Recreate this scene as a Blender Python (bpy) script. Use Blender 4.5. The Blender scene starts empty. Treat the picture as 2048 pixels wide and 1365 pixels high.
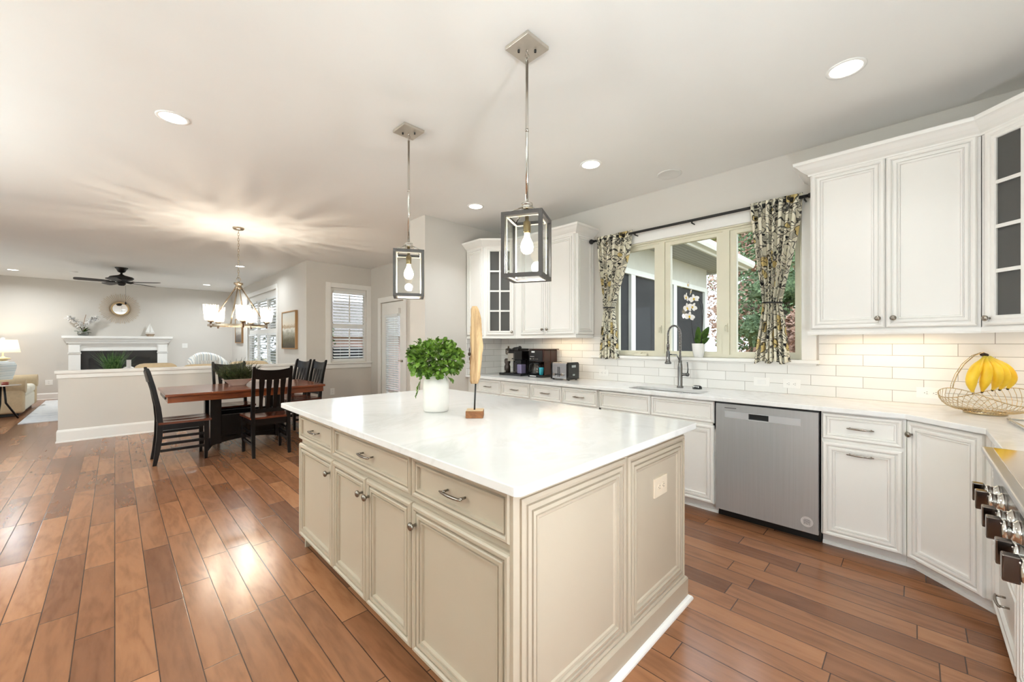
import bpy, math, random
from mathutils import Matrix, Vector
random.seed(7)
S = bpy.context.scene
COL = S.collection
R = math.radians
CAM_H = 1.32
YAW = 44.8
CEIL = 2.85

# ---------------------------------------------------------------- camera, world, exposure
cam = bpy.data.cameras.new('camera')
cam_o = bpy.data.objects.new('camera', cam)
COL.objects.link(cam_o)
cam.sensor_width = 36.0
cam.lens = 800.0 / 2048.0 * 36.0
cam.shift_y = 5.0 / 2048.0
cam.clip_start = 0.02
cam_o.location = (0, 0, CAM_H)
cam_o.rotation_euler = (R(90), 0, R(-YAW))
S.camera = cam_o
S.view_settings.view_transform = 'Standard'
S.view_settings.look = 'None'
S.view_settings.gamma = 1.0
S.view_settings.use_curve_mapping = False
S.view_settings.exposure = 0.42
cy = S.cycles
cy.use_denoising = True
try:
    cy.denoiser = 'OPENIMAGEDENOISE'
except Exception:
    pass
cy.max_bounces = 8
cy.diffuse_bounces = 5
cy.glossy_bounces = 4
cy.transmission_bounces = 6
cy.transparent_max_bounces = 12
cy.sample_clamp_indirect = 6.0
cy.sample_clamp_direct = 0.0
cy.caustics_reflective = False
cy.caustics_refractive = False
cy.use_adaptive_sampling = True
cy.adaptive_threshold = 0.01
cy.use_guiding = True
cy.guiding_training_samples = 32
cy.use_surface_guiding = True

W = bpy.data.worlds.new('sky')
S.world = W
W.use_nodes = True
nt = W.node_tree
nt.nodes.clear()
wo = nt.nodes.new('ShaderNodeOutputWorld')
bg = nt.nodes.new('ShaderNodeBackground')
tc = nt.nodes.new('ShaderNodeTexCoord')
sep = nt.nodes.new('ShaderNodeSeparateXYZ')
rmp = nt.nodes.new('ShaderNodeValToRGB')
rmp.color_ramp.elements[0].position = 0.0
rmp.color_ramp.elements[0].color = (0.50, 0.55, 0.60, 1)
rmp.color_ramp.elements[1].position = 0.5
rmp.color_ramp.elements[1].color = (0.80, 0.90, 1.0, 1)
nt.links.new(tc.outputs['Generated'], sep.inputs[0])
nt.links.new(sep.outputs['Z'], rmp.inputs[0])
nt.links.new(rmp.outputs[0], bg.inputs[0])
bg.inputs[1].default_value = 3.6
nt.links.new(bg.outputs[0], wo.inputs[0])

# ---------------------------------------------------------------- materials
def lin(r, g, b):
    f = lambda c: c / 12.92 if c <= 0.04045 else ((c + 0.055) / 1.055) ** 2.4
    return (f(r / 255.0), f(g / 255.0), f(b / 255.0), 1)

class NT:
    """small node helper"""
    def __init__(s, name):
        m = bpy.data.materials.new(name)
        m.use_nodes = True
        s.m = m
        s.t = m.node_tree
        s.t.nodes.clear()
        s.out = s.n('ShaderNodeOutputMaterial')
    def n(s, typ, **kw):
        nd = s.t.nodes.new(typ)
        for k, v in kw.items():
            setattr(nd, k, v)
        return nd
    def l(s, a, b):
        s.t.links.new(a, b)
    def val(s, nd, i, v):
        if v is None:
            return
        if hasattr(v, 'is_output'):
            s.l(v, nd.inputs[i])
        else:
            nd.inputs[i].default_value = v
    def math(s, op, a, b=None, c=None):
        nd = s.n('ShaderNodeMath', operation=op)
        s.val(nd, 0, a); s.val(nd, 1, b); s.val(nd, 2, c)
        return nd.outputs[0]
    def mix(s, fac, a, b, blend='MIX'):
        nd = s.n('ShaderNodeMix', data_type='RGBA', blend_type=blend)
        s.val(nd, 0, fac); s.val(nd, 6, a); s.val(nd, 7, b)
        return nd.outputs[2]
    def coord(s, which='Object', scale=None):
        t = s.n('ShaderNodeTexCoord').outputs[which]
        if scale is None:
            return t
        mp = s.n('ShaderNodeMapping')
        s.l(t, mp.inputs[0])
        mp.inputs['Scale'].default_value = scale
        return mp.outputs[0]
    def noise(s, vec, scale, detail=4, rough=0.5, dist=0.0):
        nd = s.n('ShaderNodeTexNoise')
        s.l(vec, nd.inputs['Vector'])
        nd.inputs['Scale'].default_value = scale
        nd.inputs['Detail'].default_value = detail
        nd.inputs['Roughness'].default_value = rough
        nd.inputs['Distortion'].default_value = dist
        return nd.outputs['Fac']
    def ramp(s, fac, stops, interp='LINEAR'):
        nd = s.n('ShaderNodeValToRGB')
        cr = nd.color_ramp
        cr.interpolation = interp
        while len(cr.elements) < len(stops):
            cr.elements.new(0.5)
        for e, (p, c) in zip(cr.elements, stops):
            e.position = p
            e.color = c if len(c) == 4 else (*c, 1)
        s.l(fac, nd.inputs[0])
        return nd.outputs[0]
    def bump(s, h, strength=0.3, dist=0.01):
        nd = s.n('ShaderNodeBump')
        nd.inputs['Strength'].default_value = strength
        nd.inputs['Distance'].default_value = dist
        s.l(h, nd.inputs['Height'])
        return nd.outputs[0]
    def bsdf(s, color, rough=0.5, metal=0.0, normal=None, spec=0.5, coat=0.0, **kw):
        nd = s.n('ShaderNodeBsdfPrincipled')
        s.val(nd, 'Base Color', color)
        s.val(nd, 'Roughness', rough)
        s.val(nd, 'Metallic', metal)
        nd.inputs['Specular IOR Level'].default_value = spec
        nd.inputs['Coat Weight'].default_value = coat
        for k, v in kw.items():
            s.val(nd, k, v)
        if normal is not None:
            s.l(normal, nd.inputs['Normal'])
        s.l(nd.outputs[0], s.out.inputs[0])
        return nd

def paint(name, rgb, rough=0.5, metal=0.0, var=0.03, scale=6.0, bump=0.0, spec=0.5, coat=0.0):
    k = NT(name)
    c = lin(*rgb)
    v = k.coord()
    f = k.noise(v, scale, 3)
    d = tuple(x * (1 - var) for x in c[:3]) + (1,)
    e = tuple(min(1, x * (1 + var)) for x in c[:3]) + (1,)
    col = k.ramp(f, [(0.3, d), (0.7, e)])
    nrm = k.bump(k.noise(v, 220.0, 2), bump, 0.002) if bump else None
    k.bsdf(col, rough, metal, nrm, spec, coat)
    return k.m

def emit(name, rgb, strength):
    k = NT(name)
    e = k.n('ShaderNodeEmission')
    e.inputs[0].default_value = lin(*rgb)
    e.inputs[1].default_value = strength
    k.l(e.outputs[0], k.out.inputs[0])
    return k.m

def glass(name, tint=(1, 1, 1), gloss=0.08, rough=0.02, base=0.0):
    """thin clear pane: lets light straight through and mirrors a little"""
    k = NT(name)
    tr = k.n('ShaderNodeBsdfTransparent'); tr.inputs[0].default_value = (*tint, 1)
    gl = k.n('ShaderNodeBsdfGlossy'); gl.inputs['Roughness'].default_value = rough
    fr = k.n('ShaderNodeLayerWeight'); fr.inputs[0].default_value = 0.25
    f = k.math('MULTIPLY_ADD', fr.outputs['Fresnel'], gloss * 6, base)
    f = k.math('MINIMUM', f, 0.75)
    mx = k.n('ShaderNodeMixShader')
    k.l(f, mx.inputs[0]); k.l(tr.outputs[0], mx.inputs[1]); k.l(gl.outputs[0], mx.inputs[2])
    k.l(mx.outputs[0], k.out.inputs[0])
    return k.m

def wood(name, dark, light, scale=(1, 1, 1), rough=0.4, streak=18.0, coat=0.0, bump=0.1):
    k = NT(name)
    v = k.coord('Object', scale)
    f = k.noise(v, streak, 6, 0.65, 0.6)
    g = k.noise(v, streak * 0.25, 3, 0.5, 1.2)
    h = k.math('ADD', k.math('MULTIPLY', f, 0.6), k.math('MULTIPLY', g, 0.4))
    col = k.ramp(h, [(0.32, lin(*dark)), (0.66, lin(*light))])
    k.bsdf(col, rough, 0, k.bump(f, bump, 0.002), 0.5, coat)
    return k.m

def floor_material():
    k = NT('plank_floor_hickory')
    xyz = k.n('ShaderNodeSeparateXYZ')
    k.l(k.coord('Object'), xyz.inputs[0])
    PW = 0.127
    u = k.math('DIVIDE', xyz.outputs[0], PW)
    iu = k.math('FLOOR', u)
    wn = k.n('ShaderNodeTexWhiteNoise', noise_dimensions='1D'); k.l(iu, wn.inputs['W'])
    off = k.math('MULTIPLY', wn.outputs[0], 3.0)
    vv = k.math('DIVIDE', k.math('ADD', xyz.outputs[1], off), 0.78)
    iv = k.math('FLOOR', vv)
    cid = k.n('ShaderNodeCombineXYZ'); k.l(iu, cid.inputs[0]); k.l(iv, cid.inputs[1])
    w2 = k.n('ShaderNodeTexWhiteNoise', noise_dimensions='3D'); k.l(cid.outputs[0], w2.inputs['Vector'])
    rnd = w2.outputs['Value']
    # every plank gets its own piece of figure
    seed = k.n('ShaderNodeVectorMath', operation='SCALE'); k.l(w2.outputs['Color'], seed.inputs[0]); seed.inputs['Scale'].default_value = 30.0
    add = k.n('ShaderNodeVectorMath', operation='ADD'); k.l(k.coord('Object'), add.inputs[0]); k.l(seed.outputs[0], add.inputs[1])
    st = k.n('ShaderNodeMapping'); k.l(add.outputs[0], st.inputs[0]); st.inputs['Scale'].default_value = (1.0, 0.16, 1.0)
    warp = k.noise(st.outputs[0], 7.0, 3, 0.5, 0.6)
    rings = k.math('SINE', k.math('MULTIPLY', warp, 30.0))
    fine = k.noise(st.outputs[0], 42.0, 3, 0.6, 0.3)
    base = k.ramp(rnd, [(0.0, lin(116, 76, 53)), (0.3, lin(138, 94, 66)), (0.7, lin(150, 103, 72)), (1.0, lin(168, 118, 83))])
    fg = k.math('ADD', k.math('MULTIPLY', k.math('MULTIPLY_ADD', rings, 0.5, 0.5), 0.30), k.math('MULTIPLY', fine, 0.70))
    fig = k.ramp(fg, [(0.2, (0.76, 0.73, 0.70)), (0.5, (0.98, 0.97, 0.96)), (0.8, (1.10, 1.10, 1.10))])
    col = k.mix(1.0, base, fig, 'MULTIPLY')
    fu = k.math('FRACT', u); fv = k.math('FRACT', vv)
    eu = k.math('MINIMUM', fu, k.math('SUBTRACT', 1.0, fu))
    ev = k.math('MINIMUM', fv, k.math('SUBTRACT', 1.0, fv))
    edge = k.math('MINIMUM', k.math('MULTIPLY', eu, PW), k.math('MULTIPLY', ev, 0.78))
    groove = k.n('ShaderNodeMapRange'); k.l(edge, groove.inputs[0])
    groove.inputs[1].default_value = 0.0006; groove.inputs[2].default_value = 0.0032
    gcol = k.mix(groove.outputs[0], lin(52, 32, 22), col)
    scr = k.noise(st.outputs[0], 9.0, 2, 0.5, 0.8)
    hgt = k.math('ADD', k.math('MULTIPLY', rings, 0.10), k.math('MULTIPLY', scr, 0.8))
    hgt = k.math('ADD', hgt, k.math('MULTIPLY', groove.outputs[0], 1.2))
    rough = k.math('MULTIPLY_ADD', scr, 0.10, 0.17)
    k.bsdf(gcol, rough, 0, k.bump(hgt, 0.07, 0.006), 0.5)
    return k.m

def tile_material():
    """3x12 inch running-bond subway tile in the plane of world y (or x) and z"""
    k = NT('subway_tile_glazed')
    xyz = k.n('ShaderNodeSeparateXYZ'); k.l(k.coord('Object'), xyz.inputs[0])
    hor = k.math('ADD', xyz.outputs[1], xyz.outputs[0])
    hor = k.math('SUBTRACT', hor, 3.86)
    TH, TL = 0.0807, 0.307
    v = k.math('DIVIDE', k.math('SUBTRACT', xyz.outputs[2], 0.914), TH)
    iv = k.math('FLOOR', v)
    odd = k.math('MODULO', iv, 2.0)
    u = k.math('ADD', k.math('DIVIDE', k.math('SUBTRACT', hor, 0.103), TL), k.math('MULTIPLY', odd, 0.5))
    u = k.math('ADD', u, 40.0)
    iu = k.math('FLOOR', u)
    fu = k.math('FRACT', u); fv = k.math('FRACT', v)
    eu = k.math('MULTIPLY', k.math('MINIMUM', fu, k.math('SUBTRACT', 1.0, fu)), TL)
    ev = k.math('MULTIPLY', k.math('MINIMUM', fv, k.math('SUBTRACT', 1.0, fv)), TH)
    e = k.math('MINIMUM', eu, ev)
    g = k.n('ShaderNodeMapRange'); k.l(e, g.inputs[0]); g.inputs[1].default_value = 0.0009; g.inputs[2].default_value = 0.0022
    cid = k.n('ShaderNodeCombineXYZ'); k.l(iu, cid.inputs[0]); k.l(iv, cid.inputs[1])
    wn = k.n('ShaderNodeTexWhiteNoise'); k.l(cid.outputs[0], wn.inputs['Vector'])
    tcol = k.ramp(wn.outputs['Value'], [(0, lin(228, 226, 222)), (1, lin(238, 236, 232))])
    col = k.mix(g.outputs[0], lin(160, 154, 146), tcol)
    rough = k.math('MULTIPLY_ADD', g.outputs[0], -0.32, 0.70)
    hgt = k.math('ADD', g.outputs[0], k.math('MULTIPLY', k.noise(k.coord(), 9.0, 2), 0.25))
    k.bsdf(col, rough, 0, k.bump(hgt, 0.25, 0.002), 0.5)
    return k.m

def quartz():
    k = NT('white_quartz')
    v = k.coord()
    a = k.noise(v, 1.6, 6, 0.6, 1.5)
    col = k.ramp(a, [(0.38, lin(232, 231, 229)), (0.5, lin(236, 235, 234)), (0.56, lin(228, 227, 225)), (0.62, lin(237, 236, 235))])
    k.bsdf(col, 0.13, 0, None, 0.5)
    return k.m

def brushed(name, rgb, rough=0.32, axis='z', metal=1.0):
    k = NT(name)
    sc = {'z': (90, 90, 1.2), 'x': (1.2, 140, 140), 'y': (140, 1.2, 140)}[axis]
    f = k.noise(k.coord('Object', sc), 2.0, 3, 0.6)
    c = lin(*rgb)
    col = k.ramp(f, [(0.3, tuple(x * 0.96 for x in c[:3])), (0.7, tuple(min(1, x * 1.03) for x in c[:3]))])
    r = rough
    k.bsdf(col, r, metal)
    return k.m

def curtain_material():
    k = NT('paisley_print_cotton')
    v = k.coord('UV', (1, 1, 1))
    nz = k.n('ShaderNodeTexNoise'); k.l(v, nz.inputs['Vector']); nz.inputs['Scale'].default_value = 7.0; nz.inputs['Detail'].default_value = 2.0
    off = k.n('ShaderNodeVectorMath', operation='SCALE'); k.l(nz.outputs['Color'], off.inputs[0]); off.inputs['Scale'].default_value = 0.16
    wv = k.n('ShaderNodeVectorMath', operation='ADD'); k.l(v, wv.inputs[0]); k.l(off.outputs[0], wv.inputs[1])
    def vor(scale, feat):
        nd = k.n('ShaderNodeTexVoronoi', feature=feat); k.l(wv.outputs[0], nd.inputs['Vector']); nd.inputs['Scale'].default_value = scale
        return nd
    a = vor(9.0, 'F1'); b = vor(9.0, 'DISTANCE_TO_EDGE'); c = vor(22.0, 'F1')
    ring = k.math('SINE', k.math('MULTIPLY', a.outputs['Distance'], 19.0))
    swirl = k.math('SINE', k.math('MULTIPLY', k.noise(wv.outputs[0], 9.0, 1, 0.5, 0.4), 46.0))
    line = k.ramp(ring, [(0.88, (0, 0, 0)), (0.95, (1, 1, 1))])
    sline = k.ramp(k.math('MULTIPLY_ADD', swirl, 0.5, 0.5), [(0.90, (0, 0, 0)), (0.96, (1, 1, 1))])
    edge = k.ramp(b.outputs['Distance'], [(0.012, (1, 1, 1)), (0.03, (0, 0, 0))])
    dots = k.ramp(c.outputs['Distance'], [(0.22, (1, 1, 1)), (0.30, (0, 0, 0))])
    sel = k.n('ShaderNodeSeparateColor'); k.l(a.outputs['Color'], sel.inputs[0])
    sel2 = k.n('ShaderNodeSeparateColor'); k.l(c.outputs['Color'], sel2.inputs[0])
    cloth = lin(226, 220, 200)
    yel = k.math('MULTIPLY', k.math('GREATER_THAN', sel.outputs[0], 0.62), k.math('LESS_THAN', a.outputs['Distance'], 0.42))
    gry = k.math('MULTIPLY', k.math('LESS_THAN', sel.outputs[0], 0.3), k.math('LESS_THAN', a.outputs['Distance'], 0.36))
    col = k.mix(k.math('MULTIPLY', yel, 0.75), cloth, lin(196, 168, 84))
    col = k.mix(k.math('MULTIPLY', gry, 0.7), col, lin(140, 136, 124))
    col = k.mix(k.math('MULTIPLY', dots, k.math('GREATER_THAN', sel2.outputs[1], 0.6)), col, lin(34, 33, 34))
    ink = k.math('MAXIMUM', k.math('MAXIMUM', line, edge), k.math('MULTIPLY', sline, k.math('GREATER_THAN', sel.outputs[1], 0.55)))
    col = k.mix(k.math('MULTIPLY', ink, 0.92), col, lin(32, 32, 36))
    k.bsdf(col, 0.9, 0, None, 0.1)
    return k.m

def stripes(name, base, bands, axis=0, scale=14.0, rough=0.9):
    k = NT(name)
    xyz = k.n('ShaderNodeSeparateXYZ'); k.l(k.coord('Object'), xyz.inputs[0])
    f = k.math('FRACT', k.math('MULTIPLY', xyz.outputs[axis], scale))
    stops = [(0.0, lin(*base))]
    for p, c in bands:
        stops.append((p, lin(*c)))
    col = k.ramp(f, stops, 'CONSTANT')
    k.bsdf(col, rough, 0, k.bump(k.noise(k.coord(), 300, 2), 0.2, 0.002), 0.1)
    return k.m

def painting(name, stops, axis=2):
    """soft landscape: bands by height broken by noise"""
    k = NT(name)
    xyz = k.n('ShaderNodeSeparateXYZ'); k.l(k.coord('Generated'), xyz.inputs[0])
    n1 = k.noise(k.coord('Object', (1, 1, 2.2)), 6.0, 6, 0.65, 0.4)
    f = k.math('ADD', xyz.outputs[axis], k.math('MULTIPLY', k.math('SUBTRACT', n1, 0.5), 0.32))
    col = k.ramp(f, [(p, lin(*c)) for p, c in stops])
    k.bsdf(col, 0.7)
    return k.m

def seeded_glass(name):
    """ribbed seeded glass: clear stripes between milky ribs, so it throws rays"""
    k = NT(name)
    xyz = k.n('ShaderNodeSeparateXYZ'); k.l(k.coord('Object'), xyz.inputs[0])
    ang = k.math('ARCTAN2', xyz.outputs[1], xyz.outputs[0])
    cx = k.n('ShaderNodeCombineXYZ'); k.l(k.math('MULTIPLY', ang, 1.7), cx.inputs[0])
    k.l(k.math('MULTIPLY', xyz.outputs[2], 1.0), cx.inputs[2])
    f = k.noise(cx.outputs[0], 3.2, 3, 0.6)
    rib = k.ramp(f, [(0.47, (0.04, 0.04, 0.04)), (0.53, (0.85, 0.85, 0.85))])
    tr = k.n('ShaderNodeBsdfTransparent'); tr.inputs[0].default_value = (1, 0.98, 0.95, 1)
    tl = k.n('ShaderNodeBsdfTranslucent'); tl.inputs[0].default_value = (0.92, 0.91, 0.88, 1)
    gl = k.n('ShaderNodeBsdfGlossy'); gl.inputs['Roughness'].default_value = 0.08
    m1 = k.n('ShaderNodeMixShader'); k.l(rib, m1.inputs[0]); k.l(tr.outputs[0], m1.inputs[1]); k.l(tl.outputs[0], m1.inputs[2])
    m2 = k.n('ShaderNodeMixShader'); m2.inputs[0].default_value = 0.12; k.l(m1.outputs[0], m2.inputs[1]); k.l(gl.outputs[0], m2.inputs[2])
    k.l(m2.outputs[0], k.out.inputs[0])
    return k.m

def leaf_mat(name, dark, light, rough=0.45):
    k = NT(name)
    f = k.noise(k.coord(), 22.0, 2, 0.5)
    col = k.ramp(f, [(0.32, lin(*dark)), (0.68, lin(*light))])
    b = k.bsdf(col, rough, 0, None, 0.4)
    return k.m

M = {}
M['ceiling'] = paint('ceiling_paint', (236, 234, 230), 0.9, var=0.012, scale=1.5)
M['wall'] = paint('wall_paint_greige', (212, 207, 200), 0.85, var=0.012, scale=2.0, bump=0.04)
M['trim'] = paint('trim_paint_white', (240, 238, 234), 0.35, var=0.01)
M['cab'] = paint('cabinet_paint_white', (236, 233, 228), 0.32, var=0.012, scale=3)
M['cab_in'] = paint('cabinet_inside', (196, 188, 178), 0.7, var=0.02)
M['island'] = paint('island_paint_greige', (184, 171, 152), 0.34, var=0.015, scale=3)
M['floor'] = floor_material()
M['tile'] = tile_material()
M['quartz'] = quartz()
M['nickel'] = paint('brushed_nickel', (206, 198, 186), 0.34, 0.75, var=0.05)
M['hardware'] = paint('satin_nickel_hardware', (152, 145, 136), 0.25, 1.0, var=0.05)
M['chrome'] = paint('polished_nickel', (205, 202, 196), 0.14, 1.0, var=0.03)
M['steel'] = brushed('brushed_stainless', (186, 187, 190), 0.27, 'z', 0.5)
M['steel_flat'] = brushed('satin_stainless', (178, 178, 180), 0.26, 'x')
M['black'] = paint('black_plastic', (20, 20, 21), 0.35, var=0.1)
M['black_gloss'] = paint('black_gloss', (12, 12, 13), 0.12, var=0.1)
M['iron'] = paint('black_iron', (26, 25, 25), 0.5, 0.0, var=0.1)
M['bronze'] = paint('oil_rubbed_bronze', (20, 15, 13), 0.4, 0.0, var=0.15)
M['glass'] = glass('clear_glass', (0.97, 0.98, 0.98), 0.06)
M['cabglass'] = glass('cabinet_glass', (0.62, 0.62, 0.62), 0.05, 0.03)
M['bulb'] = emit('lamp_filament_glow', (255, 226, 178), 13.0)
M['can'] = emit('recessed_lens_glow', (255, 250, 240), 6.0)
M['strip'] = emit('under_cabinet_glow', (255, 218, 165), 5.0)
M['winframe'] = paint('window_sash_cream', (222, 217, 196), 0.45, var=0.015)
M['chairblack'] = paint('ebony_wood', (15, 11, 10), 0.3, var=0.25, scale=20, spec=.3)
M['cherry'] = wood('cherry_wood', (92, 44, 24), (150, 82, 48), (0.2, 1, 1), 0.16, 16)
M['white_ceramic'] = paint('white_ceramic', (240, 239, 236), 0.25, var=0.01)
M['vase_matte'] = paint('matte_cream_ceramic', (232, 229, 222), 0.6, var=0.02, scale=14)
M['seed'] = seeded_glass('seeded_shade_glass')

for _k in ('bulb', 'can', 'strip'):
    M[_k].cycles.emission_sampling = 'NONE'

# ---------------------------------------------------------------- mesh building
MAT4 = {}   # thing name -> world matrix

class MB:
    def __init__(s):
        s.v = []; s.f = []; s.sm = []; s.mi = []; s.uv = {}
        s.T = None; s.cur = 0
    def add(s, pts, faces, smooth=False):
        b = len(s.v)
        for p in pts:
            p = Vector(p)
            s.v.append(s.T @ p if s.T is not None else p)
        for f in faces:
            s.f.append([b + i for i in f]); s.sm.append(smooth); s.mi.append(s.cur)
        return b
    def box(s, x0, y0, z0, x1, y1, z1):
        if x0 > x1: x0, x1 = x1, x0
        if y0 > y1: y0, y1 = y1, y0
        if z0 > z1: z0, z1 = z1, z0
        s.add([(x0, y0, z0), (x1, y0, z0), (x1, y1, z0), (x0, y1, z0), (x0, y0, z1), (x1, y0, z1), (x1, y1, z1), (x0, y1, z1)],
              [(3, 2, 1, 0), (4, 5, 6, 7), (0, 1, 5, 4), (1, 2, 6, 5), (2, 3, 7, 6), (3, 0, 4, 7)])
        return s
    def hexa(s, bot, top):
        s.add(list(bot) + list(top), [(3, 2, 1, 0), (4, 5, 6, 7), (0, 1, 5, 4), (1, 2, 6, 5), (2, 3, 7, 6), (3, 0, 4, 7)])
        return s
    def skin(s, rings, closed_ring=True, cap0=True, cap1=True, smooth=True, loop=False):
        n = len(rings[0])
        pts = [p for r in rings for p in r]
        faces = []
        m = len(rings)
        for i in range(m if loop else m - 1):
            j = (i + 1) % m
            for a in range(n if closed_ring else n - 1):
                b = (a + 1) % n
                faces.append((i * n + a, i * n + b, j * n + b, j * n + a))
        base = s.add(pts, faces, smooth)
        if closed_ring and not loop:
            if cap0:
                s.f.append([base + a for a in reversed(range(n))]); s.sm.append(False); s.mi.append(s.cur)
            if cap1:
                s.f.append([base + (m - 1) * n + a for a in range(n)]); s.sm.append(False); s.mi.append(s.cur)
        return s
    def lathe_axis(s, prof, o, axis=(0, 0, 1), n=24, cap=True):
        """prof: list of (radius, distance along axis)"""
        ax = Vector(axis).normalized(); o = Vector(o)
        t = Vector((1, 0, 0)) if abs(ax.x) < 0.9 else Vector((0, 1, 0))
        e1 = ax.cross(t).normalized(); e2 = ax.cross(e1)
        rings = []
        for r, d in prof:
            rings.append([o + ax * d + (e1 * math.cos(2 * math.pi * a / n) + e2 * math.sin(2 * math.pi * a / n)) * max(r, 1e-4) for a in range(n)])
        return s.skin(rings, True, cap, cap, True)
    def lathe(s, prof, c=(0, 0, 0), n=28, cap=True):
        return s.lathe_axis(prof, c, (0, 0, 1), n, cap)
    def cyl(s, p, q, r, r2=None, n=16, cap=True):
        p = Vector(p); q = Vector(q)
        d = q - p
        return s.lathe_axis([(r, 0), (r2 if r2 is not None else r, d.length)], p, d, n, cap)
    def tube(s, pts, r, n=8, loop=False, flat=None):
        pts = [Vector(p) for p in pts]
        m = len(pts)
        rr = r if isinstance(r, (list, tuple)) else [r] * m
        rings = []; up = None
        for i in range(m):
            a = pts[(i - 1) % m] if (loop or i > 0) else pts[i]
            b = pts[(i + 1) % m] if (loop or i < m - 1) else pts[i]
            t = (b - a)
            t = t.normalized() if t.length > 1e-9 else Vector((0, 0, 1))
            if up is None:
                h = Vector((0, 0, 1)) if abs(t.z) < 0.9 else Vector((1, 0, 0))
                up = (h - t * h.dot(t)).normalized()
            else:
                up = (up - t * up.dot(t))
                up = up.normalized() if up.length > 1e-6 else Vector((1, 0, 0))
            e2 = t.cross(up)
            k = flat or 1.0
            rings.append([pts[i] + (up * math.cos(2 * math.pi * j / n) * k + e2 * math.sin(2 * math.pi * j / n)) * rr[i] for j in range(n)])
        return s.skin(rings, True, True, True, n > 4, loop)
    def ball(s, c, r, n=14, m=9, sc=(1, 1, 1)):
        c = Vector(c); rings = []
        for i in range(m + 1):
            th = math.pi * i / m
            rr = max(math.sin(th), 0.01)
            rings.append([c + Vector((math.cos(2 * math.pi * a / n) * rr * r * sc[0], math.sin(2 * math.pi * a / n) * rr * r * sc[1], -math.cos(th) * r * sc[2])) for a in range(n)])
        return s.skin(rings)
    def panel(s, o, r, n, w, h, prof, fill=True, up=(0, 0, 1)):
        """concentric rectangles: prof = (inset, height); r = right, n = outward"""
        o = Vector(o); r = Vector(r); n = Vector(n); u = Vector(up)
        rings = []
        for ins, ht in prof:
            rings.append([o + r * ins + u * ins + n * ht, o + r * (w - ins) + u * ins + n * ht,
                          o + r * (w - ins) + u * (h - ins) + n * ht, o + r * ins + u * (h - ins) + n * ht])
        return s.skin(rings, True, True, fill, False)
    def sweep(s, prof, path, closed=False, side=1, z=0.0):
        """moulding: prof (out, up) carried along a plan polyline with mitred corners; side picks left/right"""
        P = [Vector((p[0], p[1], 0)) for p in path]; m = len(P); rings = []
        for i in range(m):
            d0 = (P[i] - P[i - 1]).normalized() if (i > 0 or closed) else None
            d1 = (P[(i + 1) % m] - P[i]).normalized() if (i < m - 1 or closed) else None
            if d0 is None: d0 = d1
            if d1 is None: d1 = d0
            n0 = Vector((-d0.y, d0.x, 0)) * side; n1 = Vector((-d1.y, d1.x, 0)) * side
            b = (n0 + n1).normalized()
            k = 1.0 / max(0.3, b.dot(n0))
            rings.append([P[i] + b * (o * k) + Vector((0, 0, z + u)) for o, u in prof])
        return s.skin(rings, True, not closed, not closed, False, closed)
    def poly_prism(s, pts, z0, z1):
        n = len(pts)
        s.add([(p[0], p[1], z0) for p in pts] + [(p[0], p[1], z1) for p in pts],
              [tuple(reversed(range(n))), tuple(range(n, 2 * n))] + [(i, (i + 1) % n, n + (i + 1) % n, n + i) for i in range(n)])
        return s

def root_of(o):
    while o.parent is not None:
        o = o.parent
    return o

def obj(name, mb, mat, parent=None, bev=0.0, world=True, label=None, kind=None, seg=2, autosmooth=False):
    me = bpy.data.meshes.new(name)
    vs = mb.v
    if parent is not None and world:
        inv = MAT4[root_of(parent).name].inverted()
        vs = [inv @ v for v in vs]
    me.from_pydata([tuple(v) for v in vs], [], mb.f)
    mats = mat if isinstance(mat, (list, tuple)) else [mat]
    for m_ in mats:
        me.materials.append(m_)
    me.polygons.foreach_set('use_smooth', mb.sm)
    me.polygons.foreach_set('material_index', [min(i, len(mats) - 1) for i in mb.mi])
    me.update()
    o = bpy.data.objects.new(name, me)
    COL.objects.link(o)
    if parent is not None:
        o.parent = parent
    else:
        MAT4[o.name] = Matrix.Identity(4)
    if bev:
        b = o.modifiers.new('edge_softening', 'BEVEL')
        b.width = bev; b.segments = seg; b.limit_method = 'ANGLE'; b.angle_limit = R(40)
        b.harden_normals = False
    if label: o['label'] = label
    if kind: o['kind'] = kind
    return o

def fix_normals(o):
    import bmesh
    bm = bmesh.new(); bm.from_mesh(o.data)
    bmesh.ops.recalc_face_normals(bm, faces=bm.faces)
    bm.to_mesh(o.data); bm.free()

def thing(name, label, cat, loc=(0, 0, 0), rz=0.0, group=None):
    o = bpy.data.objects.new(name, None)
    o.empty_display_size = 0.05
    COL.objects.link(o)
    o.location = loc; o.rotation_euler = (0, 0, rz)
    MAT4[o.name] = Matrix.Translation(loc) @ Matrix.Rotation(rz, 4, 'Z')
    o['label'] = label; o['category'] = cat
    if group: o['group'] = group
    return o

def tag(o, label, cat, group=None):
    o['label'] = label; o['category'] = cat
    if group: o['group'] = group
    return o

def place_mesh(name, mb, mat, loc, label, cat, group=None, bev=0.0, rz=0.0):
    """a thing that is one mesh, built in world coordinates, with its origin at its base"""
    T = Matrix.Translation(loc) @ Matrix.Rotation(rz, 4, 'Z')
    inv = T.inverted()
    mb.v = [inv @ v for v in mb.v]
    o = obj(name, mb, mat, None, bev)
    o.location = loc; o.rotation_euler = (0, 0, rz)
    MAT4[o.name] = T
    return tag(o, label, cat, group)

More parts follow.
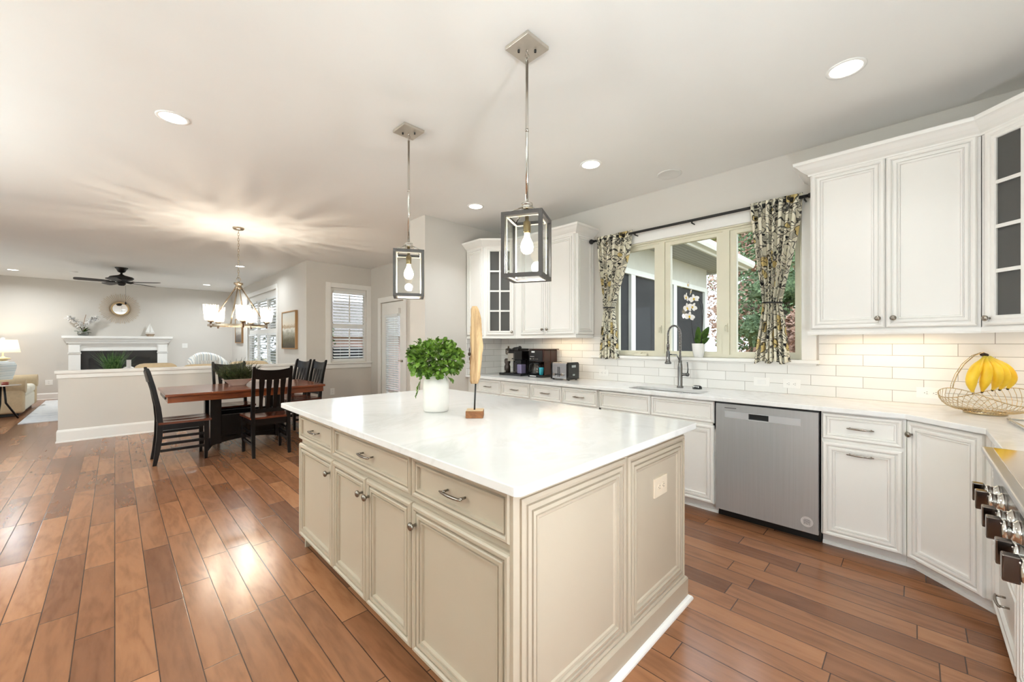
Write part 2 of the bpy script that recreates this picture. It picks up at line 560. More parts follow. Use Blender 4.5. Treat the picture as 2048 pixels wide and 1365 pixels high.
def copy_thing(src, loc, rz, label, group=None):
    r = src.copy(); COL.objects.link(r)
    r.location = loc; r.rotation_euler = (0, 0, rz)
    r['label'] = label
    if group: r['group'] = group
    MAT4[r.name] = Matrix.Translation(loc) @ Matrix.Rotation(rz, 4, 'Z')
    for c in [o for o in COL.objects if o.parent == src]:
        d = c.copy(); COL.objects.link(d); d.parent = r
        for g in [o for o in COL.objects if o.parent == c]:
            e = g.copy(); COL.objects.link(e); e.parent = d
    return r

def struct(name, mb, mat, bev=0.0, parent=None):
    return obj(name, mb, mat, parent, bev, kind='structure')

def lamp(name, kind, loc, power, color=(1, 1, 1), radius=0.03, parent=None, rot=None, size=None, size_y=None, spread=None, shape=None, blend=0.5, angle=None):
    l = bpy.data.lights.new(name, kind)
    l.energy = power; l.color = color
    if kind in ('POINT', 'SPOT'): l.shadow_soft_size = radius
    if kind == 'SPOT':
        l.spot_size = angle or R(120); l.spot_blend = blend
    if kind == 'AREA':
        l.shape = shape or 'RECTANGLE'; l.size = size or 0.1
        if size_y: l.size_y = size_y
        if spread: l.spread = spread
    o = bpy.data.objects.new(name, l)
    COL.objects.link(o)
    o.location = loc
    if rot: o.rotation_euler = rot
    if parent is not None:
        o.parent = parent
        o.location = MAT4[parent.name].inverted() @ Vector(loc)
    return o

def portal(name, loc, rot, w, h):
    l = bpy.data.lights.new(name, 'AREA'); l.shape = 'RECTANGLE'; l.size = w; l.size_y = h
    l.cycles.is_portal = True
    o = bpy.data.objects.new(name, l); COL.objects.link(o)
    o.location = loc; o.rotation_euler = rot
    return o

# plan of the house, metres
XW, YR = 3.86, -0.88          # window wall, range wall
YS = 4.10                     # kitchen end wall (stub)
XD, YD = 3.74, 7.88           # breakfast-room door wall and end wall
XL, YF = 2.50, 14.38          # living-room window wall, fireplace wall
XLEFT = -3.30
WARM = (1.0, 0.80, 0.58)
SOFT = (0.90, 0.97, 1.0)

# ---------------------------------------------------------------- the setting
def wall_with_holes(mb, axis, a0, a1, t0, t1, z0, z1, holes):
    """axis 'x': wall runs along x (t = y thickness); axis 'y': runs along y. holes: (u0,u1,z0,z1) sorted"""
    def b(u0, u1, w0, w1):
        if u1 - u0 < 1e-6 or w1 - w0 < 1e-6: return
        if axis == 'x': mb.box(u0, t0, w0, u1, t1, w1)
        else: mb.box(t0, u0, w0, t1, u1, w1)
    c = a0
    for (u0, u1, w0, w1) in sorted(holes):
        b(c, u0, z0, z1); b(u0, u1, z0, w0); b(u0, u1, w1, z1); c = u1
    b(c, a1, z0, z1)
    return mb

m = MB(); m.box(XLEFT - .15, YR - .15, -.1, 4.01, YF + .15, 0)
struct('floor', m, M['floor'])
m = MB(); m.box(XLEFT - .15, YR - .15, CEIL, 4.01, YF + .15, CEIL + .12)
struct('ceiling', m, M['ceiling'])
WY0, WY1, WZ0, WZ1 = 0.63, 2.33, 1.19, 2.36      # kitchen window opening
m = wall_with_holes(MB(), 'y', YR - .15, YS + .34, XW, XW + .15, 0, CEIL, [(WY0, WY1, WZ0, WZ1)])
struct('wall_right', m, M['wall'])
m = wall_with_holes(MB(), 'x', XLEFT, XW, YR - .15, YR, 0, CEIL, [])
struct('wall_rear', m, M['wall'])
m = MB().box(2.615, YS, 0, XW, YS + .34, CEIL)
struct('wall_kitchen_end', m, M['wall'])
DY0, DY1, DZ1 = 6.56, 7.45, 2.12                 # patio door opening
m = wall_with_holes(MB(), 'y', YS + .34, YD + .12, XD, XD + .15, 0, CEIL, [(DY0, DY1, 0, DZ1)])
struct('wall_breakfast_right', m, M['wall'])
EX0, EX1, EZ0, EZ1 = 2.93, 3.645, 0.97, 2.40     # breakfast window opening
m = wall_with_holes(MB(), 'x', XL, XD, YD, YD + .12, 0, CEIL, [(EX0, EX1, EZ0, EZ1)])
struct('wall_breakfast_end', m, M['wall'])
LY0, LY1, LZ0, LZ1 = 9.78, 12.45, 0.80, 2.52     # living window opening
m = wall_with_holes(MB(), 'y', YD + .12, YF, XL, XL + .15, 0, CEIL, [(LY0, LY1, LZ0, LZ1)])
struct('wall_living_right', m, M['wall'])
m = MB().box(XLEFT, YF, 0, XL + .15, YF + .15, CEIL)
struct('wall_front', m, M['wall'])
m = wall_with_holes(MB(), 'y', YR, YF, XLEFT - .15, XLEFT, 0, CEIL, [(4.6, 7.2, 0.3, 2.45), (9.6, 12.6, 0.3, 2.45)])
struct('wall_left', m, M['wall'])
# half wall between breakfast area and living room
HX0 = -0.535
m = MB().box(HX0, 8.0, 0, XL, 8.12, 0.875)
hw = struct('wall_half', m, M['wall'])
m = MB()
m.sweep([(0, 0), (.012, 0), (.012, .05), (.026, .06), (.03, .075), (.03, .10), (0, .10)], [(XL, 8.0), (HX0, 8.0), (HX0, 8.12), (XL, 8.12)], False, 1, 0.855)
m.box(HX0, 8.0, .93, XL, 8.12, .954)
struct('trim_half_wall_cap', m, M['trim'])
BASE = [(0, 0), (.022, 0), (.022, .012), (.014, .02), (.014, .125), (.010, .14), (.004, .15), (0, .15)]
m = MB().sweep([(a, b * 1.13) for a, b in BASE], [(XL, 8.0), (HX0, 8.0), (HX0, 8.12), (XL, 8.12)], False, 1)
struct('baseboard_half_wall', m, M['trim'])
m = MB().sweep(BASE, [(XLEFT, YF), (XL, YF)], False, -1)
struct('baseboard_front', m, M['trim'])
m = MB().sweep(BASE, [(XL, 8.14), (XL, YF - .02)], False, 1)
struct('baseboard_living_right', m, M['trim'])
m = MB().sweep(BASE, [(XL, YD), (XD, YD), (XD, 7.56)], False, -1)
m.sweep(BASE, [(XD, 6.45), (XD, YS + .34)], False, -1)
struct('baseboard_breakfast', m, M['trim'])
m = MB().sweep(BASE, [(2.615, YS + .34), (2.615, YS), (3.2, YS)], False, -1)
struct('baseboard_kitchen_end', m, M['trim'])
m = MB().sweep(BASE, [(XLEFT, YF), (XLEFT, YR)], False, 1)
struct('baseboard_left', m, M['trim'])
m = MB().sweep(BASE, [(XLEFT, YR), (1.3, YR)], False, 1)
struct('baseboard_rear', m, M['trim'])

def simple_window(name, axis, t_in, out, u0, u1, z0, z1, cols, rows):
    """frame with muntins and one pane set in an opening; out = +1/-1 direction of outdoors"""
    d0, d1 = t_in + out * .05, t_in + out * .11
    f = MB(); fw = .05
    def b(a0, a1, c0, c1, e0=d0, e1=d1):
        if axis == 'x': f.box(a0, e0, c0, a1, e1, c1)
        else: f.box(e0, a0, c0, e1, a1, c1)
    b(u0, u1, z0, z0 + fw); b(u0, u1, z1 - fw, z1); b(u0, u0 + fw, z0 + fw, z1 - fw); b(u1 - fw, u1, z0 + fw, z1 - fw)
    for i in range(1, cols):
        c = u0 + (u1 - u0) * i / cols; b(c - .02, c + .02, z0 + fw, z1 - fw)
    for i in range(1, rows):
        c = z0 + (z1 - z0) * i / rows; b(u0 + fw, u1 - fw, c - .02, c + .02, d0 + out * .003, d1 - out * .003)
    w = struct(name, f, M['trim'])
    g = MB(); e = t_in + out * .08
    if axis == 'x': g.box(u0 + .01, e - .003, z0 + .01, u1 - .01, e + .003, z1 - .01)
    else: g.box(e - .003, u0 + .01, z0 + .01, e + .003, u1 - .01, z1 - .01)
    obj('window_pane', g, M['glass'], w)
    c = MB(); k = .09; e0, e1 = t_in, t_in - out * .02
    def cb(a0, a1, c0, c1):
        if axis == 'x': c.box(a0, e0, c0, a1, e1, c1)
        else: c.box(e0, a0, c0, e1, a1, c1)
    cb(u0 - k, u0, z0 - k, z1 + k); cb(u1, u1 + k, z0 - k, z1 + k); cb(u0, u1, z1, z1 + k); cb(u0, u1, z0 - k, z0)
    obj('window_casing', c, M['trim'], w)
    return w
simple_window('unseen_window_4', 'y', XLEFT, -1, 4.6, 7.2, 0.3, 2.45, 3, 1)  # unseen left-wall windows, added to let in fill daylight
simple_window('unseen_window_5', 'y', XLEFT, -1, 9.6, 12.6, 0.3, 2.45, 3, 1)
for yc, yw in ((5.9, 2.6), (11.1, 3.0)):
    portal('daylight_portal', (XLEFT - .14, yc, 1.375), (0, R(-90), 0), 2.15, yw)
portal('daylight_portal', (XW + .16, (WY0 + WY1) / 2, (WZ0 + WZ1) / 2), (0, R(90), 0), WZ1 - WZ0, WY1 - WY0)
portal('daylight_portal', (XL + .16, (LY0 + LY1) / 2, (LZ0 + LZ1) / 2), (0, R(90), 0), LZ1 - LZ0, LY1 - LY0)

# ---------------------------------------------------------------- cabinetry
DOORP = [(0, 0), (0, .010), (.003, .017), (.009, .022), (.019, .022), (.026, .017), (.0275, .009), (.032, .009), (.0335, .017), (.038, .019),
         (.050, .018), (.0515, .008), (.056, .008), (.0575, .015), (.064, .014), (.0675, .004), (.075, .004)]
DRAWP = [(0, 0), (0, .010), (.003, .017), (.008, .022), (.015, .022), (.021, .017), (.0225, .009), (.0265, .009), (.028, .017),
         (.036, .016), (.0385, .004), (.044, .004)]
ENDP = [(0, 0), (0, .009), (.010, .014), (.018, .012), (.020, .003), (.025, .003), (.027, .011), (.040, .013), (.043, .003), (.048, .003), (.050, .012), (.060, .013), (.064, .003), (.069, .003), (.071, .008), (.080, .006), (.085, .0012), (.092, .0012)]

def knob(parent, p, n, name='knob'):
    k = MB().lathe_axis([(.006, 0), (.006, .010), (.005, .014), (.009, .019), (.0155, .024), (.0165, .029), (.013, .034), (.006, .0365)], p, n, 16)
    return obj(name, k, M['hardware'], parent)

def pull(parent, c, r, n, w=.10, name='pull', up=(0, 0, 1)):
    c = Vector(c); r = Vector(r); n = Vector(n)
    k = MB()
    a, b = c - r * w / 2, c + r * w / 2
    k.cyl(a, a + n * .028, .0045, n=10); k.cyl(b, b + n * .028, .0045, n=10)
    pts = [c + r * (w / 2 + .014) * t + n * (.028 + .006 * (1 - t * t)) for t in (-1, -.75, -.4, 0, .4, .75, 1)]
    k.tube(pts, [.003, .005, .0055, .006, .0055, .005, .003], 8)
    return obj(name, k, M['hardware'], parent)

def front(parent, kind, o, r, n, w, h, mat, kn=None, name=None):
    """door or drawer front; kn=(u,v) puts a knob (doors) or 'pull' in the middle (drawers)"""
    prof = DOORP if kind == 'door' else DRAWP
    d = obj(name or kind, MB().panel(o, r, n, w, h, prof), mat, parent)
    o = Vector(o); r = Vector(r); n = Vector(n); u = Vector((0, 0, 1))
    if kn == 'pull':
        pull(d, o + r * w / 2 + u * h / 2 + n * .007, r, n)
    elif kn == 'pulltop':
        pull(d, o + r * w / 2 + u * (h - .062) + n * .012, r, n)
    elif kn:
        knob(d, o + r * kn[0] + u * kn[1] + n * .0165, n)
    return d

def glass_door(parent, o, r, n, w, h, mat, rows, kn):
    o = Vector(o); r = Vector(r); n = Vector(n); u = Vector((0, 0, 1))
    P = [(0, 0), (0, .011), (.003, .017), (.010, .021), (.022, .021), (.027, .016), (.031, .016), (.036, .019), (.050, .019), (.055, .013), (.055, 0)]
    d = obj('glazed_door', MB().panel(o, r, n, w, h, P, fill=False), mat, parent)
    mm = MB(); a = .055
    def bar(u0, u1, v0, v1):
        q = [o + r * x + u * y + n * z for z in (.006, .016) for x, y in ((u0, v0), (u1, v0), (u1, v1), (u0, v1))]
        mm.hexa(q[:4], q[4:])
    bar(w / 2 - .010, w / 2 + .010, a, h - a)
    for i in range(1, rows):
        c = a + (h - 2 * a) * i / rows
        bar(a, w / 2 - .010, c - .010, c + .010); bar(w / 2 + .010, w - a, c - .010, c + .010)
    obj('muntin_grid', mm, mat, d)
    g = MB()
    q = [o + r * x + u * y + n * z for z in (.002, .005) for x, y in ((a - .004, a - .004), (w - a + .004, a - .004), (w - a + .004, h - a + .004), (a - .004, h - a + .004))]
    g.hexa(q[:4], q[4:])
    obj('glass_pane', g, M['cabglass'], d)
    knob(d, o + r * kn[0] + u * kn[1] + n * .019, n)
    return d

LX = (-1, 0, 0); NY = (0, -1, 0)
# ---- island
IX0, IX1, IY0, IY1 = .80, 2.12, .785, 3.05
isl = thing('kitchen_island', 'large greige raised-panel kitchen island base with drawers and doors', 'island', (1.46, 1.85, 0))
bx0, bx1, by0, by1 = .856, 2.085, .845, 2.775
m = MB(); m.box(bx0 + .07, by0, 0, bx1, by1, .10); m.box(bx0, by0, .10, bx1, by1, .884)
obj('body', m, M['island'], isl)
D = .835
fr = [(.853, 1.41), (1.417, 2.222), (2.229, 2.778)]
for i, (a, b) in enumerate(fr):
    front(isl, 'drawer', (bx0, b, .712), NY, LX, b - a, .163, M['island'], 'pull')
zb, zh = .10, .585
front(isl, 'door', (bx0, 1.41, zb), NY, LX, 1.41 - .853, zh, M['island'], (.033, zh - .075))
front(isl, 'door', (bx0, 2.222, zb), NY, LX, 2.222 - 1.822, zh, M['island'], (.40 - .033, zh - .075))
front(isl, 'door', (bx0, 1.817, zb), NY, LX, 1.817 - 1.417, zh, M['island'], (.033, zh - .075))
front(isl, 'door', (bx0, 2.778, zb), NY, LX, 2.778 - 2.229, zh, M['island'], (.549 - .033, zh - .075))
# panelled end facing the camera
m = MB()
m.box(bx0 - .016, by0 - .004, .10, bx1, by0 + .01, .884)
obj('end_panel_board', m, M['island'], isl)
obj('end_panel', MB().panel((.868, by0 - .004, .128), (1, 0, 0), NY, 1.482 - .868, .722, ENDP), M['island'], isl)
obj('end_panel', MB().panel((1.502, by0 - .004, .128), (1, 0, 0), NY, 2.072 - 1.502, .722, ENDP), M['island'], isl)
m = MB().sweep([(0, 0), (.016, 0), (.016, .108), (.012, .116), (.005, .122), (0, .122)], [(bx0 - .016, by0 + .02), (bx0 - .016, by0 - .004), (bx1, by0 - .004), (bx1, by1), (bx0 + .02, by1)][1:], False, -1)
obj('base_moulding', m, M['island'], isl)
m = MB().sweep([(0, 0), (.020, 0), (.019, .008), (.014, .016), (.006, .021), (0, .022)], [(bx0 + .02, by0 - .02), (bx1 + .016, by0 - .02), (bx1 + .016, by1 + .016), (bx0 + .04, by1 + .016)], False, -1)
obj('shoe_moulding', m, M['trim'], isl)
m = MB().box(1.742, by0 - .012, .612, 1.872, by0 - .0035, .70)
ol = obj('outlet_plate', m, paint('outlet_almond', (222, 206, 184), 0.4), isl, .002, label='cream double outlet plate')
def sockets(parent, c, r, n, mat_hole, horizontal=True):
    c = Vector(c); r = Vector(r); n = Vector(n); u = Vector((0, 0, 1)); k = MB(); f = MB()
    for sgn in (-1, 1):
        cc = c + (r if horizontal else u) * (.021 * sgn)
        f.lathe_axis([(.0155, 0), (.0155, .0015), (.014, .002)], cc, n, 18)
        for dx, dz, w, h in ((-.006, .003, .0022, .009), (.006, .003, .0022, .007), (0, -.008, .004, .004)):
            if horizontal: dx, dz, w, h = dz, dx, h, w
            p = cc + r * dx + u * dz + n * .0021
            q = [p + r * a * w / 2 + u * b * h / 2 + n * z for z in (0, .0006) for a, b in ((-1, -1), (1, -1), (1, 1), (-1, 1))]
            k.hexa(q[:4], q[4:])
    obj('socket_face', f, parent.data.materials[0], parent)
    obj('socket_slots', k, mat_hole, parent)
sockets(ol, (1.807, by0 - .012, .656), (1, 0, 0), NY, M['black'])

def rounded_rect(x0, y0, x1, y1, r, n=5):
    P = []
    for cx_, cy_, a0 in ((x1 - r, y1 - r, 0), (x0 + r, y1 - r, 90), (x0 + r, y0 + r, 180), (x1 - r, y0 + r, 270)):
        for i in range(n + 1):
            a = R(a0 + 90 * i / n); P.append((cx_ + r * math.cos(a), cy_ + r * math.sin(a)))
    return P

def slab_with_hole(outer, hole, z0, z1):
    import bmesh
    bm = bmesh.new(); E = []
    for loop in ([outer] + ([hole] if hole else [])):
        vs = [bm.verts.new((p[0], p[1], z1)) for p in loop]
        E += [bm.edges.new((vs[i], vs[(i + 1) % len(vs)])) for i in range(len(vs))]
    bmesh.ops.triangle_fill(bm, use_beauty=True, use_dissolve=True, edges=E)
    r_ = bmesh.ops.extrude_face_region(bm, geom=bm.faces[:])
    for g in r_['geom']:
        if isinstance(g, bmesh.types.BMVert): g.co.z = z0
    bmesh.ops.recalc_face_normals(bm, faces=bm.faces)
    mb = MB()
    bm.verts.ensure_lookup_table(); bm.verts.index_update()
    mb.v = [v.co.copy() for v in bm.verts]
    for f in bm.faces:
        mb.f.append([v.index for v in f.verts]); mb.sm.append(False); mb.mi.append(0)
    bm.free()
    return mb
m = slab_with_hole(rounded_rect(IX0, IY0, IX1, IY1, .022), None, .884, .914)
place_mesh('island_countertop', m, M['quartz'], (1.46, 1.9, .884), 'thick white quartz slab on top of the island', 'countertop', bev=.003)

# ---- base run on the window wall
FY = -.282
FX = 3.272           # carcass face; doors stand 21 mm proud
def base_carcass(t, y0, y1, toe=True, z1=.884):
    m = MB(); m.box(FX + .07, y0, 0, XW - .002, y1, .10); m.box(FX, y0, .085, XW - .002, y1, z1)
    obj('body', m, M['cab'], t)
    m = MB().sweep([(0, 0), (.016, 0), (.015, .010), (.008, .018), (0, .02)], [(FX + .07, y1), (FX + .07, y0)], False, -1)
    obj('shoe_moulding', m, M['trim'], t)
DZ0, DH, LZB, LH = .708, .164, .085, .605
for (a, mid, b, lab) in ((3.00, 3.468, 3.94, 'white base cabinet with two drawers below the espresso machine'), (2.12, 2.556, 2.995, 'white base cabinet with two drawers below the toaster')):
    t = thing('base_cabinet', lab, 'cabinet', ((FX + XW) / 2, (a + b) / 2, 0), group='base cabinets along the window wall')
    base_carcass(t, a, b)
    for (p, q) in ((mid + .004, b - .008), (a + .008, mid - .004)):
        front(t, 'drawer', (FX, q, DZ0), NY, LX, q - p, DH, M['cab'], 'pull')
        front(t, 'door', (FX, q, LZB), NY, LX, q - p, LH, M['cab'], (.033, LH - .07) if p > mid else (q - p - .033, LH - .07))
# filler stile against the end wall
t = place_mesh('cabinet_filler', MB().box(FX, 3.942, 0, XW - .002, YS - .002, .884), M['cab'], (3.55, 4.02, 0), 'narrow white filler panel between base cabinets and end wall', 'cabinet filler')
t = thing('sink_cabinet', 'white sink base cabinet left of the dishwasher with false drawer fronts', 'cabinet', ((FX + XW) / 2, 1.593, 0), group='base cabinets along the window wall')
m = MB(); m.box(FX + .07, 1.076, 0, XW - .002, 2.116, .10); m.box(FX, 1.076, .085, XW - .002, 2.116, .66)
m.box(FX, 1.076, .66, FX + .02, 2.116, .884); m.box(FX, 1.076, .66, XW - .002, 1.096, .884); m.box(FX, 2.096, .66, XW - .002, 2.116, .884)
obj('body', m, M['cab'], t)
m = MB().sweep([(0, 0), (.016, 0), (.015, .010), (.008, .018), (0, .02)], [(FX + .07, 2.116), (FX + .07, 1.076)], False, -1)
obj('shoe_moulding', m, M['trim'], t)
for (p, q) in ((1.599, 2.108), (1.083, 1.592)):
    front(t, 'drawer', (FX, q, DZ0), NY, LX, q - p, DH, M['cab'], None, 'false_front')
    front(t, 'door', (FX, q, LZB), NY, LX, q - p, LH, M['cab'], None)
t = thing('base_cabinet', 'white base cabinet with drawer and pull-out door right of the dishwasher', 'cabinet', ((FX + XW) / 2, .23, 0), group='base cabinets along the window wall')
base_carcass(t, .034, .43)
front(t, 'drawer', (FX, .424, DZ0), NY, LX, .375, DH, M['cab'], 'pull')
front(t, 'door', (FX, .424, LZB), NY, LX, .375, LH, M['cab'], 'pulltop')
# ---- corner cabinet set diagonally
sq = math.sqrt(.5)
A0 = Vector((FX, .030, 0)); B0 = Vector((2.985, -.257, 0))
dr = (B0 - A0).normalized(); dn = Vector((-sq, sq, 0))
t = thing('corner_base_cabinet', 'white diagonal corner base cabinet with one tall door', 'cabinet', (3.4, -.42, 0))
m = MB(); m.poly_prism([(FX, .032), (XW - .002, .032), (XW - .002, YR + .002), (2.985, YR + .002), (2.985, -.257)], .085, .884)
mm = (A0 + B0) / 2 - dn * .07; L = (A0 - B0).length / 2 + .02
p0, p1 = mm - dr * L, mm + dr * L
m.poly_prism([(FX + .07, .033), (XW - .01, .033), (XW - .01, YR + .01), (2.983, YR + .01), (2.983, FY - .07), (p1.x, p1.y), (p0.x, p0.y)], 0, .085)
obj('body', m, M['cab'], t)
m = MB().sweep([(0, 0), (.016, 0), (.015, .010), (.008, .018), (0, .02)], [(FX + .07, .033), (p0.x, p0.y), (p1.x, p1.y), (2.983, FY - .07)], False, -1)
obj('shoe_moulding', m, M['trim'], t)
wd = (B0 - A0).length - .03
front(t, 'door', A0 + dr * .012 + Vector((0, 0, LZB)), dr, dn, wd, .79, M['cab'], (.034, .79 - .075))
# ---- range wall
RX0, RX1 = 1.40, 2.34
t = thing('drawer_cabinet', 'white three-drawer cabinet between the corner door and the rangetop', 'cabinet', (2.66, -.58, 0))
m = MB(); m.box(RX1 + .004, YR + .002, 0, 2.981, FY - .07, .10); m.box(RX1 + .004, YR + .002, .085, 2.981, FY, .884)
obj('body', m, M['cab'], t)
for z0, hh in ((.085, .285), (.38, .285), (.675, .195)):
    front(t, 'drawer', (2.972, FY, z0), LX, (0, 1, 0), .62, hh, M['cab'], 'pull')
t = thing('rangetop_cabinet', 'white two-door cabinet carrying the stainless rangetop', 'cabinet', (1.87, -.58, 0))
m = MB(); m.box(RX0, YR + .002, 0, RX1, FY - .07, .10); m.box(RX0, YR + .002, .085, RX1, FY, .718)
obj('body', m, M['cab'], t)
front(t, 'door', (RX1 - .008, FY, LZB), LX, (0, 1, 0), .458, .60, M['cab'], (.458 - .034, .53))
front(t, 'door', (RX0 + .466, FY, LZB), LX, (0, 1, 0), .458, .60, M['cab'], (.034, .53))
# ---- worktop of the window wall and the range wall
SX0, SX1, SY0, SY1 = 3.315, 3.60, 1.215, 1.86
CF, CY = 3.222, -.238
outer = [(CF, YS - .003), (CF, .04), (CF - .278, CY), (RX1 + .002, CY), (RX1 + .002, YR + .003), (XW - .003, YR + .003), (XW - .003, YS - .003)]
m = slab_with_hole(outer, rounded_rect(SX0, SY0, SX1, SY1, .07), .8845, .914)
place_mesh('countertop', m, M['quartz'], (3.5, 1.5, .8845), 'white quartz worktop along the window wall and into the corner', 'countertop', bev=.003)
m = MB()
TT = 1.405
m.box(XW - .008, YR, .914, XW, WY0 - .11, TT)
m.box(XW - .008, WY0 - .11, .914, XW, WY1 + .11, 1.148)
m.box(XW - .008, WY1 + .11, .914, XW, YS, TT)
struct('trim_backsplash_right', m, M['tile'])
m = MB().box(3.235, YS - .008, .914, XW - .008, YS, TT)
struct('trim_backsplash_end', m, M['tile'])
m = MB().box(RX0, YR, .914, XW - .008, YR + .008, TT)
struct('trim_backsplash_rear', m, M['tile'])

# ---- wall cabinets
UF = 3.531           # carcass face
UZ0, UZ1 = 1.385, 2.535
CROWN = [(0, 0), (.012, 0), (.014, .012), (.020, .016), (.030, .022), (.052, .040), (.070, .060), (.078, .066), (.086, .070), (.090, .085), (.090, .092), (0, .092)]
RAIL = [(0, 0), (.014, 0), (.016, .010), (.012, .020), (.012, .034), (0, .034)]
UDZ, UDH = 1.422, 1.094
def crown(t, path, side):
    obj('crown_moulding', MB().sweep(CROWN, path, False, side, 2.512), M['cab'], t)
    obj('light_rail', MB().sweep(RAIL, path, False, side, UZ0 - .004), M['cab'], t)
t = thing('wall_cabinet', 'tall white double-door wall cabinet right of the window', 'cabinet', (3.7, .13, UZ0), group='wall cabinets')
m = MB(); m.box(UF, -.268, UZ0 + .02, XW - .002, .526, UZ1)
obj('body', m, M['cab'], t)
front(t, 'door', (UF, .520, UDZ), NY, LX, .385, UDH, M['cab'], (.385 - .034, .06))
front(t, 'door', (UF, .131, UDZ), NY, LX, .385, UDH, M['cab'], (.034, .06))
crown(t, [(XW - .002, .526), (UF, .526), (UF, -.268)], -1)
def diag_cabinet(lab, A, B, back, kn, rows, end=None):
    """glazed corner cabinet; A,B the ends of its diagonal face (left to right as seen)"""
    A = Vector((A[0], A[1], 0)); B = Vector((B[0], B[1], 0)); r = (B - A).normalized(); n = Vector((r.y, -r.x, 0)); 
    c = (A + B) / 2
    t = thing('corner_wall_cabinet', lab, 'cabinet', (c.x, c.y, UZ0), group='glazed corner wall cabinets')
    m = MB(); P = [A, B] + [Vector((p[0], p[1], 0)) for p in back]
    z0, z1 = UZ0 + .02, UZ1
    m.poly_prism([(p.x, p.y) for p in P], z0, z0 + .018); m.poly_prism([(p.x, p.y) for p in P], z1 - .018, z1)
    cen = sum(P, Vector()) / len(P)
    for i in range(1, len(P)):
        a, b = P[i], P[(i + 1) % len(P)]
        dd = (b - a).normalized(); q = Vector((-dd.y, dd.x, 0))
        if q.dot(cen - a) < 0: q = -q
        m.poly_prism([(p.x, p.y) for p in (a, b, b + q * .016, a + q * .016)], z0 + .018, z1 - .018)
    obj('body', m, M['cab'], t)
    # face frame round the door opening
    w = (B - A).length
    f = MB()
    for (u0, u1, v0, v1) in ((0, .045, z0, z1), (w - .045, w, z0, z1), (.045, w - .045, z0, z0 + .03), (.045, w - .045, z1 - .03, z1)):
        q = [A + r * x + n * z + Vector((0, 0, y)) for z in (-.018, .0005) for x, y in ((u0, v0), (u1, v0), (u1, v1), (u0, v1))]
        f.hexa(q[:4], q[4:])
    obj('face_frame', f, M['cab'], t)
    for k in range(1, rows):
        zz = UDZ + .055 + (UDH - .11) * k / rows
        s_ = MB(); ins = [p + (cen - p).normalized() * .03 for p in P]
        s_.poly_prism([(p.x, p.y) for p in ins], zz - .009, zz + .009)
        obj('shelf', s_, M['cab_in'], t)
    glass_door(t, A + r * .022 + Vector((0, 0, UDZ)), r, n, w - .044, UDH, M['cab'], rows, kn)
    return t, r, n, w
t, r_, n_, w_ = diag_cabinet('glazed diagonal corner cabinet at the right edge, above the fruit basket', (UF, -.272), (3.252, -.551), [(3.252, YR + .002), (XW - .002, YR + .002), (XW - .002, -.272)], (.030, .04), 4)
crown(t, [(UF, -.272), (3.252, -.551), (3.252, YR + .002)], -1)
t, r_, n_, w_ = diag_cabinet('glazed diagonal corner cabinet at the left end, above the espresso machine', (3.252, 3.768), (UF, 3.489), [(UF + .3, 3.489), (XW - .002, YS - .002), (3.252, YS - .002)], (w_ - .044 - .028, .04), 4)
crown(t, [(3.252, YS - .002), (3.252, 3.768), (UF, 3.489)], -1)
obj('end_panel', MB().panel((3.252, YS - .012, UDZ), NY, LX, YS - .012 - 3.78, UDH, DOORP), M['cab'], t)
t = thing('wall_cabinet', 'white double-door wall cabinet left of the window, above coffee maker and toaster', 'cabinet', (3.7, 3.03, UZ0), group='wall cabinets')
m = MB(); m.box(UF, 2.582, UZ0 + .02, XW - .002, 3.487, UZ1)
obj('body', m, M['cab'], t)
front(t, 'door', (UF, 3.392, UDZ), NY, LX, .398, UDH, M['cab'], (.398 - .034, .06))
front(t, 'door', (UF, 2.990, UDZ), NY, LX, .398, UDH, M['cab'], (.034, .06))
crown(t, [(UF, 3.487), (UF, 2.582), (XW - .002, 2.582)], -1)
obj('end_panel', MB().panel((UF + .012, 2.582, UDZ), (1, 0, 0), NY, XW - .006 - UF - .012, UDH, DOORP), M['cab'], t)
# lights under the wall cabinets
for lab, x, y, ln, rz, pw in (('slim warm light strip under the double cabinet right of the window', 3.70, .13, .55, 0, .7), ('slim warm light strip under the double cabinet above the toaster', 3.70, 2.95, .60, 0, .7),
                      ('slim warm light strip under the right corner cabinet', 3.60, -.56, .30, R(45), .4)):
    t = thing('under_cabinet_light', lab, 'light strip', (x, y, UZ0 + .019), rz, group='under-cabinet light strips')
    m = MB(); m.box(-.03, -ln / 2, -.012, .03, ln / 2, 0)
    obj('housing', m, M['trim'], t, world=False)
    m = MB(); m.box(-.022, -ln / 2 + .01, -.0135, .022, ln / 2 - .01, -.0125)
    obj('lens', m, M['strip'], t, world=False)
    lamp('strip_lamp', 'AREA', (x, y, UZ0 + .002), pw, (1.0, .80, .55), rot=(0, 0, 0), size=.04, size_y=ln, parent=t)

